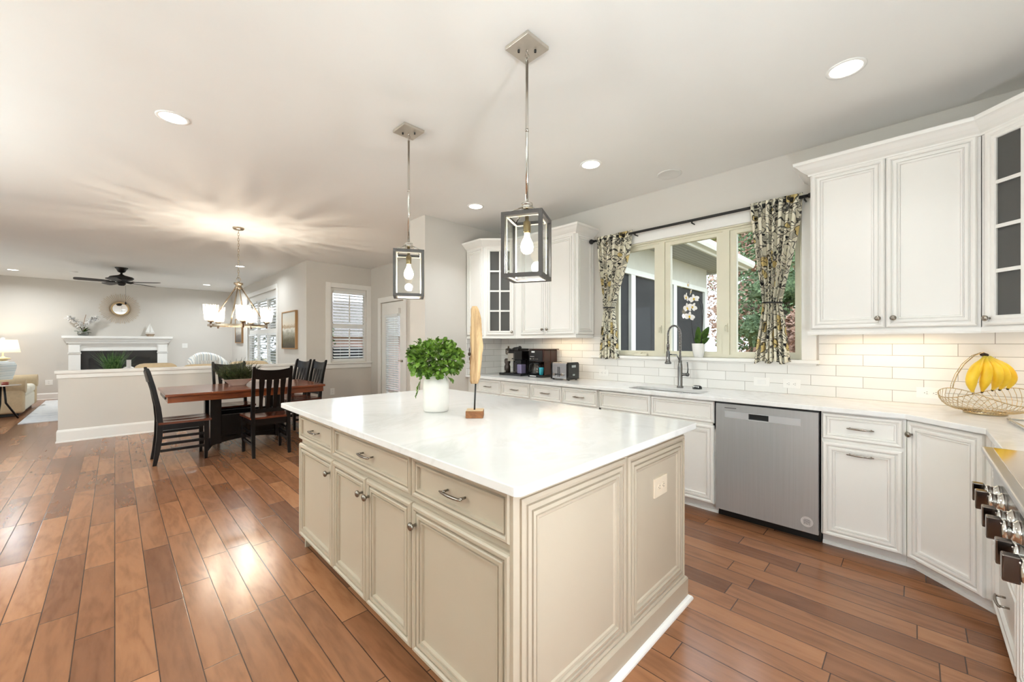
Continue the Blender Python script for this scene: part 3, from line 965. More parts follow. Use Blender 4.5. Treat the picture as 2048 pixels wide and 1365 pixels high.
# ---------------------------------------------------------------- kitchen window, curtains
win = MB()
x0, x1 = XW + .03, XW + .10
def wb(y0, y1, z0, z1, a=x0, b=x1): win.box(a, y0, z0, b, y1, z1)
wb(WY0, WY1, WZ0, WZ0 + .03); wb(WY0, WY1, WZ1 - .03, WZ1); wb(WY0, WY0 + .02, WZ0 + .03, WZ1 - .03); wb(WY1 - .02, WY1, WZ0 + .03, WZ1 - .03)
GL = [(.682, 1.111), (1.276, 1.705), (1.868, 2.278)]
for a, b in ((1.165, 1.222), (1.759, 1.816)):
    wb(a, b, WZ0 + .03, WZ1 - .03)
w1 = struct('window_1', win, M['winframe'])
for (a, b) in GL:
    s_ = MB(); lo, hi = 1.246, 2.296
    aa, bb = a - .053, b + .053
    if a < .7: aa = WY0 + .02
    if b > 2.2: bb = WY1 - .02
    s_.box(x0 + .012, aa, WZ0 + .03, x1 - .012, bb, lo); s_.box(x0 + .012, aa, hi, x1 - .012, bb, WZ1 - .03)
    s_.box(x0 + .012, aa, lo, x1 - .012, a, hi); s_.box(x0 + .012, b, lo, x1 - .012, bb, hi)
    sa = obj('sash', s_, M['winframe'], w1)
    g = MB().box(x0 + .03, a - .004, lo - .004, x0 + .036, b + .004, hi + .004)
    obj('window_pane', g, M['glass'], sa)
for yy in (1.80, 1.19):
    k = MB().box(XW + .02, yy - .012, 1.42, XW + .032, yy + .012, 1.50)
    k.tube([(XW + .02, yy, 1.48), (XW + .005, yy, 1.47), (XW + .002, yy, 1.43)], .006, 8)
    obj('sash_latch', k, M['winframe'], w1)
k = MB().box(XW - .005, 1.93, WZ0 + .003, XW + .03, 2.07, WZ0 + .026)
k.tube([(XW + .01, 2.0, WZ0 + .03), (XW - .01, 1.97, WZ0 + .045), (XW - .01, 1.93, WZ0 + .045)], .005, 8)
obj('crank_handle', k, M['winframe'], w1)
c = MB(); e = XW - .018; K = .095
c.box(e, WY0 - K, WZ0 - .03, XW, WY0, WZ1 + K); c.box(e, WY1, WZ0 - .03, XW, WY1 + K, WZ1 + K)
c.box(e, WY0, WZ1, XW, WY1, WZ1 + K)
c.box(e - .012, WY0 - K - .012, WZ1 + K, XW, WY1 + K + .012, WZ1 + K + .02)
obj('window_casing', c, M['trim'], w1, bev=.003)
j = MB(); j.box(XW - .001, WY0 + .001, WZ0, XW + .15, WY0 + .012, WZ1); j.box(XW - .001, WY1 - .012, WZ0, XW + .15, WY1 - .001, WZ1); j.box(XW - .001, WY0, WZ1 - .012, XW + .15, WY1, WZ1 - .001)
obj('window_jamb', j, M['winframe'], w1)
s_ = MB().box(XW - .055, WY0 - K - .02, WZ0 - .028, XW + .10, WY1 + .24, WZ0)
s_.box(XW - .018, WY0 - K, WZ0 - .045, XW, WY1 + K, WZ0 - .028)
obj('window_sill', s_, M['trim'], w1, bev=.003)

RODX, RODZ = XW - .085, 2.455
rod = thing('curtain_rod', 'black iron curtain rod with ball ends above the kitchen window', 'curtain rod', (RODX, 1.52, RODZ))
obj('rod', MB().cyl((RODX, .575, RODZ), (RODX, 2.515, RODZ), .0125, n=14), M['iron'], rod)
for y, sg in ((.575, -1), (2.515, 1)):
    k = MB(); k.cyl((RODX, y, RODZ), (RODX, y + sg * .012, RODZ), .018, n=14); k.ball((RODX, y + sg * .028, RODZ), .027)
    obj('finial', k, M['iron'], rod)
for y in (2.02, 1.45, .60):
    k = MB(); k.box(XW - .006, y - .012, RODZ - .05, XW, y + .012, RODZ + .03); k.tube([(XW - .003, y, RODZ - .022), (RODX, y, RODZ - .022)], .006, 8)
    k.tube([(RODX - .0185, y, RODZ + .002), (RODX - .014, y, RODZ - .014), (RODX, y, RODZ - .0205), (RODX + .014, y, RODZ - .014), (RODX + .0185, y, RODZ + .002)], .004, 6)
    obj('bracket', k, M['iron'], rod)
CURT = curtain_material()
def curtain(label, top, tie, bot, seed, nf):
    """top/tie/bot = (y0,y1,z)"""
    rnd = random.Random(seed)
    t = thing('curtain', label, 'curtain', (RODX, (top[0] + top[1]) / 2, bot[2]), group='paisley cafe curtains')
    NU, NV = nf * 14, 46
    z0, z1 = bot[2], top[2] + .035
    ph = rnd.random() * 6
    fr_ = [0.0]
    for i in range(nf): fr_.append(fr_[-1] + rnd.uniform(.75, 1.25))
    tot = fr_[-1]
    rings = []; uvs = []
    for j in range(NV + 1):
        tt = j / NV
        z = z1 + (z0 - z1) * tt
        if z > tie[2]:
            f = (z1 - z) / (z1 - tie[2]); g = f ** 1.35
            y0 = top[0] + (tie[0] - top[0]) * g; y1 = top[1] + (tie[1] - top[1]) * g
            amp = .030 - .012 * f + .016 * math.exp(-((1 - f) * 7) ** 2)
        else:
            f = (tie[2] - z) / (tie[2] - z0); g = f ** .8
            y0 = tie[0] + (bot[0] - tie[0]) * g; y1 = tie[1] + (bot[1] - tie[1]) * g
            amp = .018 + .012 * f
        row = []
        for i in range(NU + 1):
            s0 = i / NU
            w = s0 * nf
            k = int(min(w, nf - 1e-6)); loc = w - k
            s1 = (fr_[k] + (fr_[k + 1] - fr_[k]) * loc) / tot
            wav = math.sin(2 * math.pi * w + ph)
            yy = y0 + (y1 - y0) * s1 + .006 * math.sin(4 * math.pi * w + z * 5) * (y1 - y0) / .35
            xx = RODX + amp * wav + .006 * math.sin(w * 3 + z * 9)
            if z > RODZ - .03:
                xx = RODX + .021 * wav * 1.15
            zz = z + (.012 * math.sin(w * 2.3 + seed) if j == NV else 0) + (.008 * wav if j == 0 else 0)
            row.append((xx, yy, zz)); uvs.append((s0 * nf * .085, z))
        rings.append(row)
    m = MB(); m.skin(rings, False)
    o = obj('panel', m, CURT, t)
    ul = o.data.uv_layers.new(name='cloth')
    for poly in o.data.polygons:
        for li in poly.loop_indices:
            ul.data[li].uv = uvs[o.data.loops[li].vertex_index]
    sol = o.modifiers.new('cloth_thickness', 'SOLIDIFY'); sol.thickness = .002
    pts = []
    cy_, ry = (tie[0] + tie[1]) / 2, (tie[1] - tie[0]) / 2 + .006
    for i in range(20):
        a = 2 * math.pi * i / 20
        pts.append((RODX + .042 * math.cos(a), cy_ + ry * math.sin(a), tie[2] + .004 * math.sin(a)))
    obj('tieback', MB().tube(pts, .007, 8, True), M['iron'], t)
    return t
curtain('paisley curtain at the left end of the rod, hanging beside the toaster', (2.06, 2.475, 2.455), (2.262, 2.378, 1.704), (2.21, 2.435, 1.163), 3, 6)
curtain('paisley curtain at the right end of the rod, beside the double wall cabinet', (.615, .975, 2.455), (.752, .878, 1.65), (.692, .942, 1.165), 8, 7)

# ---------------------------------------------------------------- dishwasher, sink, tap
DWY0, DWY1 = .441, 1.066
t = thing('dishwasher', 'stainless steel built-in dishwasher with pocket handle under the worktop', 'dishwasher', (3.55, .753, 0))
m = MB(); m.box(FX - .004, DWY0 - .004, .09, XW - .06, DWY1 + .004, .878); m.box(FX + .05, DWY0 - .004, 0, XW - .06, DWY1 + .004, .09)
obj('body', m, M['black'], t)
dx = FX - .030
m = MB()
hy0, hy1, hz0, hz1 = .72, .845, .772, .812      # pocket
def db(y0, y1, z0, z1): m.box(dx, y0, z0, FX - .006, y1, z1)
db(DWY0, DWY1, .072, hz0); db(DWY0, DWY1, hz1, .868); db(DWY0, hy0, hz0, hz1); db(hy1, DWY1, hz0, hz1)
d = obj('door', m, M['steel'], t)
obj('handle_pocket', MB().box(dx + .018, hy0, hz0, FX - .0065, hy1, hz1), M['black'], t)
m = MB(); m.box(dx - .0015, hy1, .768, dx, 1.004, .816); m.box(dx - .0015, .535, .768, dx, hy0, .816)
m.box(dx - .0015, hy0, .766, dx, hy1, hz0); m.box(dx - .0015, hy0, hz1, dx, hy1, .816)
obj('handle_trim', m, paint('handle_trim_steel', (196, 197, 200), 0.3, 0.35, var=.02), t)
obj('vent_slot', MB().box(dx - .0012, .925, .838, dx, 1.004, .8425), M['black'], t)
m = MB(); cc = Vector((dx, .502, .142))
m.lathe_axis([(.034, 0), (.034, .0008)], cc, LX, 28)
st = obj('round_sticker', m, paint('sticker_silver', (196, 190, 188), 0.4), t)
m = MB()
for i, (w, dz) in enumerate(((.030, .014), (.040, .007), (.038, .000), (.036, -.007), (.014, -.015))):
    m.box(dx - .0014, .502 - w / 2, .142 + dz - .0013, dx - .0008, .502 + w / 2, .142 + dz + .0013)
m.box(dx - .0014, .484, .1255, dx - .0008, .492, .1285); m.box(dx - .0014, .512, .1255, dx - .0008, .520, .1285)
obj('sticker_lines', m, paint('sticker_ink', (96, 88, 88), 0.6), t)

t = thing('sink', 'undermount stainless steel sink below the window', 'sink', ((SX0 + SX1) / 2, (SY0 + SY1) / 2, .67))
rings = []
for ins, z in ((-.012, .882), (-.012, .8835), (.004, .8835), (.006, .87), (.016, .72), (.05, .69)):
    rings.append([(p[0], p[1], z) for p in rounded_rect(SX0 + ins, SY0 + ins, SX1 - ins, SY1 - ins, max(.07 - ins, .02))])
obj('bowl', MB().skin(rings, True, False, True, True), M['steel_flat'], t)
obj('drain', MB().lathe([(.045, .691), (.045, .694), (.02, .694)], ((SX0 + SX1) / 2, (SY0 + SY1) / 2, 0)), M['chrome'], t)

FXX, FYY = 3.70, 1.525
t = thing('kitchen_tap', 'steel spring-neck pull-down kitchen tap behind the sink', 'tap', (FXX, FYY, .914))
TM = paint('tap_steel', (120, 120, 120), 0.25, 1.0, var=0.05)
obj('body', MB().lathe([(.030, .914), (.030, .922), (.024, .928), (.021, .935), (.021, 1.10), (.019, 1.125), (.016, 1.135), (.016, 1.16), (.011, 1.165), (.011, 1.21)], (FXX, FYY, 0), 20), TM, t)
AX = Vector((-.42, .9, 0)).normalized()
pts = []
for i in range(25):
    a = math.pi * i / 24
    p = Vector((FXX, FYY, 1.40)) + AX * (.052 - .052 * math.cos(a)) + Vector((0, 0, .085 * math.sin(a)))
    pts.append(p)
path = [Vector((FXX, FYY, 1.19 + .21 * i / 14)) for i in range(14)] + pts + [Vector((FXX, FYY, 0)) + AX * .104 + Vector((0, 0, 1.40 - .09 * i / 8)) for i in range(1, 9)]
obj('hose', MB().tube(path, .0075, 8), M['black'], t)
hel = []
tl = [0]
for i in range(1, len(path)): tl.append(tl[-1] + (path[i] - path[i - 1]).length)
turns = 44; NP = turns * 8
for i in range(NP + 1):
    s0 = tl[-1] * i / NP
    k = max(j for j in range(len(tl)) if tl[j] <= s0 + 1e-9); k = min(k, len(path) - 2)
    f = (s0 - tl[k]) / max(1e-6, tl[k + 1] - tl[k])
    p = path[k].lerp(path[k + 1], f); d_ = (path[k + 1] - path[k]).normalized()
    side = Vector((AX.y, -AX.x, 0)); e2 = d_.cross(side)
    a = 2 * math.pi * turns * i / NP
    hel.append(p + side * (.0115 * math.cos(a)) + e2 * (.0115 * math.sin(a)))
obj('spring', MB().tube(hel, .0022, 5), M['chrome'], t)
tip = Vector((FXX, FYY, 0)) + AX * .104
obj('spray_head', MB().lathe([(.011, 1.318), (.013, 1.31), (.013, 1.27), (.010, 1.265), (.010, 1.25), (.017, 1.245), (.018, 1.17), (.019, 1.158), (.030, 1.140), (.029, 1.132), (.02, 1.13)], (tip.x, tip.y, 0), 18), TM, t)
obj('support_arm', MB().tube([Vector((FXX, FYY, 1.150)) + Vector((0, 0, 0)), Vector((FXX, FYY, 1.215)) + AX * .03, Vector((tip.x, tip.y, 1.218)) - AX * .015], .006, 8), TM, t)
hd = Vector((.35, -.94, 0)).normalized()
k = MB(); hb = Vector((FXX, FYY, 1.035)); k.cyl(hb, hb + hd * .062, .014, n=14); k.ball(hb + hd * .062, .018, 12, 8)
k.tube([hb + hd * .062, hb + hd * .066 + Vector((0, 0, .05)), hb + hd * .060 + Vector((0, 0, .115))], [.007, .006, .0055], 8)
obj('lever', k, TM, t)
t = thing('sponge_dish', 'small black sponge dish with white marks beside the tap', 'sponge dish', (3.72, 1.38, .914))
obj('dish', MB().lathe([(.030, .9142), (.040, .9142), (.038, .930), (.032, .938), (.024, .941), (.003, .941)], (3.72, 1.38, 0), 18), M['black'], t)
k = MB()
for i, dy in enumerate((-.020, -.007, .006, .019)):
    k.box(3.682 + abs(dy) * .25, 1.38 + dy - .0045, .924, 3.689 + abs(dy) * .25, 1.38 + dy + .0045, .937)
obj('marks', k, M['white_ceramic'], t)

# ---------------------------------------------------------------- rangetop with six knobs
t = thing('rangetop', 'stainless steel rangetop with six chunky knobs on the right', 'rangetop', ((RX0 + RX1) / 2, -.52, .72))
m = MB()
prof = [(YR + .012, .722), (-.208, .722), (-.206, .905), (-.182, .909), (-.178, .914), (-.178, .926), (-.182, .930), (YR + .012, .930)]
m.skin([[(x, y, z) for y, z in prof] for x in (RX0 + .01, RX1 - .004)], True, True, True, False)
body = obj('body', m, M['steel_flat'], t, bev=.002)
m = MB().box(RX0 + .03, YR + .05, .9295, RX1 - .022, -.205, .932)
obj('cover_plate', m, paint('polished_cover', (205, 200, 196), 0.10, 1.0, var=.02), t)
KD = paint('knob_steel_dark', (96, 86, 80), 0.16, 1.0, var=.03)
for x in (2.13, 2.03, 1.845, 1.745, 1.56, 1.46):
    n = Vector((0, 1, 0)); o = Vector((x, -.203, .805))
    k = MB().lathe_axis([(.032, -.004), (.032, .006), (.026, .010), (.024, .020), (.027, .023), (.027, .032), (.023, .036)], o, n, 24)
    kb = obj('knob', k, M['chrome'], t)
    g = MB(); u = n.cross(Vector((1, 0, 0))).normalized() * -1
    if u.z < 0: u = -u
    rr = Vector((1, 0, 0)); a = o + n * .034; b_ = o + n * .062
    q = [c_ + rr * sx * .013 + u * sy * .031 for c_ in (a, b_) for sx, sy in ((-1, -1), (1, -1), (1, 1), (-1, 1))]
    g.hexa(q[:4], q[4:])
    obj('grip', g, KD, kb, bev=.003)
g = MB().box(1.60, -.208, .852, 1.72, -.198, .878)
obj('badge', g, M['black'], t)

# ---------------------------------------------------------------- outlets on the tiles
def outlet(label, y, z, w, x=XW - .008, group='wall outlets on the tiles', mat=None, horizontal=True):
    h_ = .072 if horizontal else .118
    t = thing('outlet', label, 'outlet', (x, y, z), group=group)
    m = MB().box(x - .005, y - w / 2, z - h_ / 2, x, y + w / 2, z + h_ / 2)
    pl = obj('plate', m, mat or M['trim'], t, bev=.0015)
    return t, pl
for lab, y, z, w, kind in (('white switch plate on the tiles right of the tap', .905, .998, .118, 's'), ('white outlet plate on the tiles between switch plate and dishwasher corner', .695, .996, .118, 'o'),
                           ('white outlet plate on the tiles below the double wall cabinet', -.075, .99, .135, 'o'), ('white outlet plate on the tiles beside the toaster', 2.432, .996, .118, 'o')):
    t, pl = outlet(lab, y, z, w)
    if kind == 'o': sockets(pl, (XW - .013, y, z), NY, LX, M['black'])
    else:
        obj('rocker', MB().box(XW - .017, y - .030, z - .018, XW - .0128, y + .030, z + .018), M['white_ceramic'], pl, bev=.001)

# ---------------------------------------------------------------- lights in the ceiling
def downlight(label, x, y, power, r=.085, wide=105):
    t = thing('recessed_light', label, 'recessed light', (x, y, CEIL), group='recessed ceiling lights')
    m = MB().lathe_axis([(r, -.012), (r + .006, 0), (r + .006, .0035), (r - .004, .0055), (r - .012, .004), (r - .012, -.012)], (x, y, CEIL), (0, 0, -1), 32, False)
    obj('trim_ring', m, M['trim'], t)
    m = MB().lathe_axis([(r - .011, .0005), (r - .011, .002)], (x, y, CEIL), (0, 0, -1), 32)
    obj('lens', m, M['can'], t)
    lamp('downlight_lamp', 'AREA', (x, y, CEIL - .006), power, SOFT, rot=(0, 0, 0), shape='DISK', size=.15, spread=R(wide), parent=t)
    return t
CANP = 1.7
downlight('recessed light above the floor left of the island, large in the upper left', .278, 3.54, CANP)
downlight('recessed light nearest the camera, upper right above the dishwasher', 2.885, .27, CANP)
downlight('recessed light in front of the window, between pendant and speaker', 2.885, 1.95, CANP)
downlight('recessed light in front of the glazed cabinet at the kitchen end', 2.855, 3.45, 5)
downlight('recessed light behind the chandelier chain, living room', 1.76, 9.42, 13, wide=165)
downlight('recessed light far back in the living room, right of the fan', 1.70, 12.99, 25, wide=165)
downlight('recessed light far back in the living room at the left edge', -1.50, 13.18, 25, wide=165)
m = MB().lathe_axis([(.105, 0), (.105, .004), (.098, .008), (.09, .006), (.002, .006)], (3.55, 1.56, CEIL), (0, 0, -1), 32)
place_mesh('ceiling_speaker', m, paint('speaker_grille', (226, 224, 220), 0.8, bump=.3), (3.55, 1.56, CEIL), 'round white ceiling speaker near the window wall', 'ceiling speaker')
m = MB().lathe_axis([(.065, 0), (.065, .012), (.05, .03), (.002, .034)], (-.62, 12.6, CEIL), (0, 0, -1), 24)
place_mesh('smoke_detector', m, M['trim'], (-.62, 12.6, CEIL), 'round white smoke detector on the ceiling left of the fan', 'smoke detector')

# ---------------------------------------------------------------- lantern pendants
PF = paint('pendant_frame_grey', (70, 66, 64), 0.45, var=.05)
PFI = paint('pendant_inner_ivory', (226, 218, 200), 0.35, var=.03)
def pendant(label, x, y, rz, power):
    t = thing('pendant_light', label, 'pendant light', (x, y, 1.65), rz, group='lantern pendants over the island')
    H = CEIL - 1.65
    can = MB(); a = .08
    can.T = Matrix.Rotation(-rz, 4, 'Z')
    can.box(-a, -a, H - .018, a, a, H)
    co = obj('canopy', can, M['nickel'], t, world=False, bev=.002)
    for sx, sy in ((-1, 1), (1, -1)):
        sc = MB(); sc.T = Matrix.Rotation(-rz, 4, 'Z')
        sc.cyl((sx * .03, sy * .03, H - .018), (sx * .03, sy * .03, H - .030), .006, n=10)
        obj('screw', sc, M['bronze'], co, world=False)
    lk = MB()
    for i in range(3):
        z = H - .03 - i * .020
        lk.tube([(.009 * math.cos(q) * (1 if i % 2 else .15), .009 * math.cos(q) * (.15 if i % 2 else 1), z + .014 * math.sin(q)) for q in [2 * math.pi * j / 12 for j in range(12)]], .0026, 6, True)
    obj('chain_link', lk, M['chrome'], t, world=False)
    rd = MB(); rd.cyl((0, 0, .385), (0, 0, H - .075), .0075, n=12); rd.cyl((0, 0, .76), (0, 0, .775), .0095, n=12)
    obj('stem', rd, M['chrome'], t, world=False)
    hb = MB().lathe([(.012, .362), (.030, .364), (.030, .372), (.020, .376), (.030, .380), (.030, .390), (.010, .394)], n=20)
    obj('hub', hb, M['chrome'], t, world=False)
    s = .105; b = .019; zt = .325
    f = MB(); g = MB()
    for sx in (-1, 1):
        for sy in (-1, 1):
            f.box(sx * s, sy * s, 0, sx * (s - b), sy * (s - b), zt)
    for z0, z1 in ((0, b), (zt - b, zt)):
        for sy in (-1, 1):
            f.box(-s + b, sy * s, z0, s - b, sy * (s - b), z1); f.box(sy * s, -s + b, z0, sy * (s - b), s - b, z1)
    obj('cage_frame', f, PF, t, world=False)
    q = s - b; e = .004
    for sx in (-1, 1):
        for sy in (-1, 1):
            g.box(sx * q, sy * q, b, sx * (q - e), sy * (q - e * 3), zt - b)
    for z in (.003, zt - b - .004):
        for sy in (-1, 1):
            g.box(-q, sy * q, z, q, sy * (q - e * 2.5), z + .004); g.box(sy * q, -q + e * 3, z, sy * (q - e * 2.5), q - e * 3, z + .004)
    obj('inner_frame', g, PFI, t, world=False)
    for i in range(4):
        p = MB(); p.T = Matrix.Rotation(math.pi / 2 * i, 4, 'Z')
        p.box(-q + .001, -s + .006, b - .004, q - .001, -s + .009, zt - b + .004)
        obj('glass_pane', p, M['glass'], t, world=False)
        a_ = MB(); a_.T = Matrix.Rotation(math.pi / 2 * i + math.pi / 4, 4, 'Z')
        a_.tube([(.022, 0, .370), (.126, 0, zt - .002)], .0042, 8)
        obj('arm', a_, M['chrome'], t, world=False)
    so = MB().lathe([(.010, .362), (.010, .30), (.019, .296), (.019, .245), (.016, .238)], n=18)
    obj('socket', so, paint('antique_brass', (150, 132, 96), 0.3, 1.0), t, world=False)
    bu = MB().lathe([(.013, .238), (.014, .225), (.018, .212), (.029, .190), (.034, .168), (.030, .147), (.018, .134), (.003, .130)], n=20)
    be = obj('bulb', bu, M['bulb'], t, world=False)
    be.visible_shadow = True
    for i in range(4):
        pass
    lamp('pendant_lamp', 'POINT', (x, y, 1.65 + .10), power, (1.0, .98, .93), .03, parent=t)
    return t
pendant('larger lantern pendant nearest the camera, hanging in front of the wall cabinets', 1.506, 1.407, R(-62.8), 8)
pendant('smaller-looking lantern pendant further back, in front of the end wall', 1.495, 2.556, R(-30.3), 8)

# ---------------------------------------------------------------- island decor
vx, vy = 1.372, 2.03
t = thing('vase', 'cream ceramic vase filled with bushy green leaves on the island', 'vase', (vx, vy, .914))
K = 1.0
m = MB().lathe([(.055, .9142), (.070, .9155), (.0755, .924), (.0765, .95), (.0765, 1.075), (.0745, 1.092), (.066, 1.110), (.058, 1.122), (.0555, 1.130), (.0555, 1.140), (.052, 1.143), (.048, 1.138), (.048, 1.10), (.04, 1.08)], (vx, vy, 0), 36)
obj('body', m, M['vase_matte'], t)
LEAF = leaf_mat('island_leaf', (54, 84, 26), (128, 166, 62))
STEM = paint('stem_green', (70, 84, 40), 0.6)
rnd = random.Random(4)
m = MB(); sm = MB()
def leaf(mb, p, d, size, roll, cup=.25, wid=.8):
    d = d.normalized(); h = Vector((0, 0, 1)) if abs(d.z) < .9 else Vector((1, 0, 0))
    s_ = d.cross(h).normalized(); nn = s_.cross(d)
    s_, nn = s_ * math.cos(roll) + nn * math.sin(roll), nn * math.cos(roll) - s_ * math.sin(roll)
    L = size
    mid = [p, p + d * L * .35 - nn * L * .04, p + d * L * .7 - nn * L * .02, p + d * L - nn * L * cup * .6]
    wl = [0.03, .42 * wid, .43 * wid, .10]
    rows = []
    for c_, w in zip(mid, wl):
        rows.append([c_ - s_ * L * w + nn * L * w * cup, c_, c_ + s_ * L * w + nn * L * w * cup])
    mb.skin(rows, False, smooth=True)
CB = Vector((vx - .005, vy, 1.225))
view = Vector((.7, .71, 0))
rt = Vector((.7096, -.7046, 0))
for i in range(980):
    th = rnd.uniform(0, 2 * math.pi); ph = math.acos(rnd.uniform(-.75, 1))
    dv = Vector((math.sin(ph) * math.cos(th), math.sin(ph) * math.sin(th), math.cos(ph)))
    rr = rnd.uniform(.12, 1.0) ** .5
    p = CB + Vector((dv.x * .160, dv.y * .160, dv.z * (.120 if dv.z > 0 else .125))) * rr
    if p.z < 1.135 and (p.xy - Vector((vx, vy))).length < .085: continue
    d_ = (dv + Vector((rnd.uniform(-.7, .7), rnd.uniform(-.7, .7), rnd.uniform(-.5, .5))))
    leaf(m, p, d_, rnd.uniform(.023, .036), rnd.uniform(-1.2, 1.2), .28, 1.05)
for (off, zz) in ((-.098, 1.06), (-.100, 1.045), (-.094, 1.08), (-.104, 1.03), (-.088, 1.10), (.07, 1.125), (.085, 1.115)):
    leaf(m, Vector((vx, vy, zz)) + rt * off - view * .02, rt * (-.4 if off < 0 else .6) + Vector((0, 0, -.8)), .04, rnd.uniform(-.6, .6), .3, .9)
obj('foliage', m, LEAF, t)
for i in range(26):
    th = rnd.uniform(0, 2 * math.pi); r2 = rnd.uniform(.05, .13)
    e_ = Vector((vx + r2 * math.cos(th), vy + r2 * math.sin(th), rnd.uniform(1.18, 1.31)))
    sm.tube([(vx + .02 * math.cos(th), vy + .02 * math.sin(th), 1.10), (vx + .04 * math.cos(th), vy + .04 * math.sin(th), 1.17), e_], .0016, 5)
sm.tube([Vector((vx, vy, 1.12)) + rt * -.045, Vector((vx, vy, 1.15)) + rt * -.075, Vector((vx, vy, 1.10)) + rt * -.095, Vector((vx, vy, 1.04)) + rt * -.10], .0018, 5)
obj('stems', sm, STEM, t)

sx, sy = 1.412, 1.712
t = thing('driftwood_sculpture', 'tall driftwood feather on a black rod and wooden block beside the vase', 'sculpture', (sx, sy, .914))
DW = wood('driftwood', (118, 74, 34), (236, 206, 158), (1, 1, .08), 0.7, 40, 0, .9)
BW = wood('base_block_wood', (92, 52, 26), (176, 116, 66), (1, .3, 1), 0.6, 22, 0, .3)
m = MB(); m.T = Matrix.Translation((sx, sy, 0)) @ Matrix.Rotation(R(-45), 4, 'Z')
m.box(-.047, -.047, .9142, .047, .047, .953)
bb_ = obj('base_block', m, BW, t, bev=.003)
m = MB(); m.T = Matrix.Translation((sx, sy, 0)) @ Matrix.Rotation(R(-45), 4, 'Z')
m.box(-.0465, -.0465, .9532, .0465, .0465, .9545)
obj('block_top', m, wood('block_top_wood', (190, 158, 118), (226, 200, 164), (1, .3, 1), 0.6, 14), t)
obj('rod', MB().cyl((sx + rt.x * -.003, sy + rt.y * -.003, .954), (sx + rt.x * .004, sy + rt.y * .004, 1.12), .0048, n=10), M['iron'], t)
rings = []
for i in range(31):
    f = i / 30; z = 1.098 + f * .428
    w = .0215 + .0125 * math.sin(math.pi * min(1, f * .95 + .05)) ** .8 - .006 * max(0, f - .85) * 4
    if i == 0: w *= .80
    if i == 30: w *= .72
    dp = .016 if 0 < i < 30 else .010
    cx_ = -.004 + .016 * math.sin(f * 2.6) - .006 * f
    ring = []
    for a in range(16):
        an = 2 * math.pi * a / 16
        n_ = 1 + .10 * math.sin(an * 5 + f * 17) * .6 + rnd.uniform(-.05, .05)
        q = Vector((sx, sy, z)) + rt * (cx_ + w * n_ * math.cos(an)) + Vector((.7046, .7096, 0)) * (dp * n_ * math.sin(an))
        ring.append(q)
    rings.append(ring)
obj('driftwood', MB().skin(rings), DW, t)
k = MB()
kc = Vector((sx, sy, 1.262)) + rt * -.030 - view * .012
k.ball(kc, .008, 10, 6, (1, 1, 1.3)); k.ball(kc + Vector((0, 0, .022)), .005, 8, 6, (.6, .6, 3)); k.ball(kc + Vector((0, 0, -.025)), .004, 8, 6, (.6, .6, 3))
obj('knot', k, paint('knot_dark', (52, 40, 30), 0.9), t)

# ---------------------------------------------------------------- worktop appliances
# espresso machine
ex0, ex1, ey0, ey1 = 3.585, 3.84, 3.43, 3.70
t = thing('espresso_machine', 'black espresso machine with milk jug and steam arm in the counter corner', 'espresso machine', ((ex0 + ex1) / 2, (ey0 + ey1) / 2, .914))
m = MB(); m.box(ex0 + .10, ey0 + .005, .94, ex1, ey1 - .01, 1.23); m.box(ex0, ey0 + .005, 1.115, ex0 + .1, ey1 - .13, 1.23); m.box(ex0 + .02, ey1 - .13, 1.15, ex0 + .1, ey1 - .01, 1.23)
obj('body', m, M['black_gloss'], t, bev=.006)
obj('drip_tray', MB().box(ex0 - .03, ey0, .9142, ex1, ey1 + .12, .942), M['black'], t, bev=.006)
obj('control_panel', MB().box(ex0 - .006, ey1 - .115, 1.095, ex0 + .03, ey1 - .015, 1.195), paint('panel_silver', (182, 176, 166), 0.35, .6), t, bev=.003)
JUG = glass('smoky_plastic', (.55, .55, .66), .06, .05, .12)
m = MB(); m.box(ex0 + .002, ey0 + .10, .943, ex0 + .09, ey0 + .17, 1.085)
jg = obj('milk_jug', m, JUG, t, bev=.008)
m = MB(); m.box(ex0 + .002, ey0 + .02, .943, ex0 + .09, ey0 + .095, 1.06)
obj('water_jug', m, paint('lilac_plastic', (120, 112, 140), 0.3), t, bev=.008)
m = MB(); m.box(ex0 - .002, ey0 + .02, 1.065, ex0 + .09, ey0 + .125, 1.11); m.cyl((ex0 - .006, ey0 + .165, 1.12), (ex0 - .006, ey0 + .165, 1.135), .012)
obj('jug_lid', m, M['black'], t, bev=.006)
m = MB(); m.box(ex0 + .01, ey0 + .08, 1.231, ex1 - .05, ey1 - .02, 1.255); m.tube([(ex0 + .02, ey0 + .21, 1.24), (ex0 - .01, ey0 + .13, 1.262), (ex0 + .01, ey0 + .06, 1.27)], .010, 8); m.ball((ex0 + .01, ey0 + .05, 1.268), .022)
obj('steam_arm', m, M['black'], t)
m = MB(); m.lathe([(.006, 1.17), (.036, 1.18), (.040, 1.20), (.040, 1.25), (.012, 1.26), (.010, 1.285)], (ex0 + .06, ey1 + .035, 0), 18)
obj('bean_hopper', m, paint('smoke_grey', (96, 86, 78), 0.25, .4), t)
m = MB(); m.lathe([(.040, .943), (.040, 1.02), (.030, 1.05), (.040, 1.07), (.040, 1.11), (.03, 1.125)], (ex0 + .05, ey1 + .045, 0), 18)
obj('grinder', m, paint('grinder_grey', (72, 62, 56), 0.25, .5), t)
m = MB(); m.cyl((ex0 - .032, ey1 - .0, .955), (ex0 - .032, ey1 - .0, .98), .008)
obj('side_tap', m, M['chrome'], t)
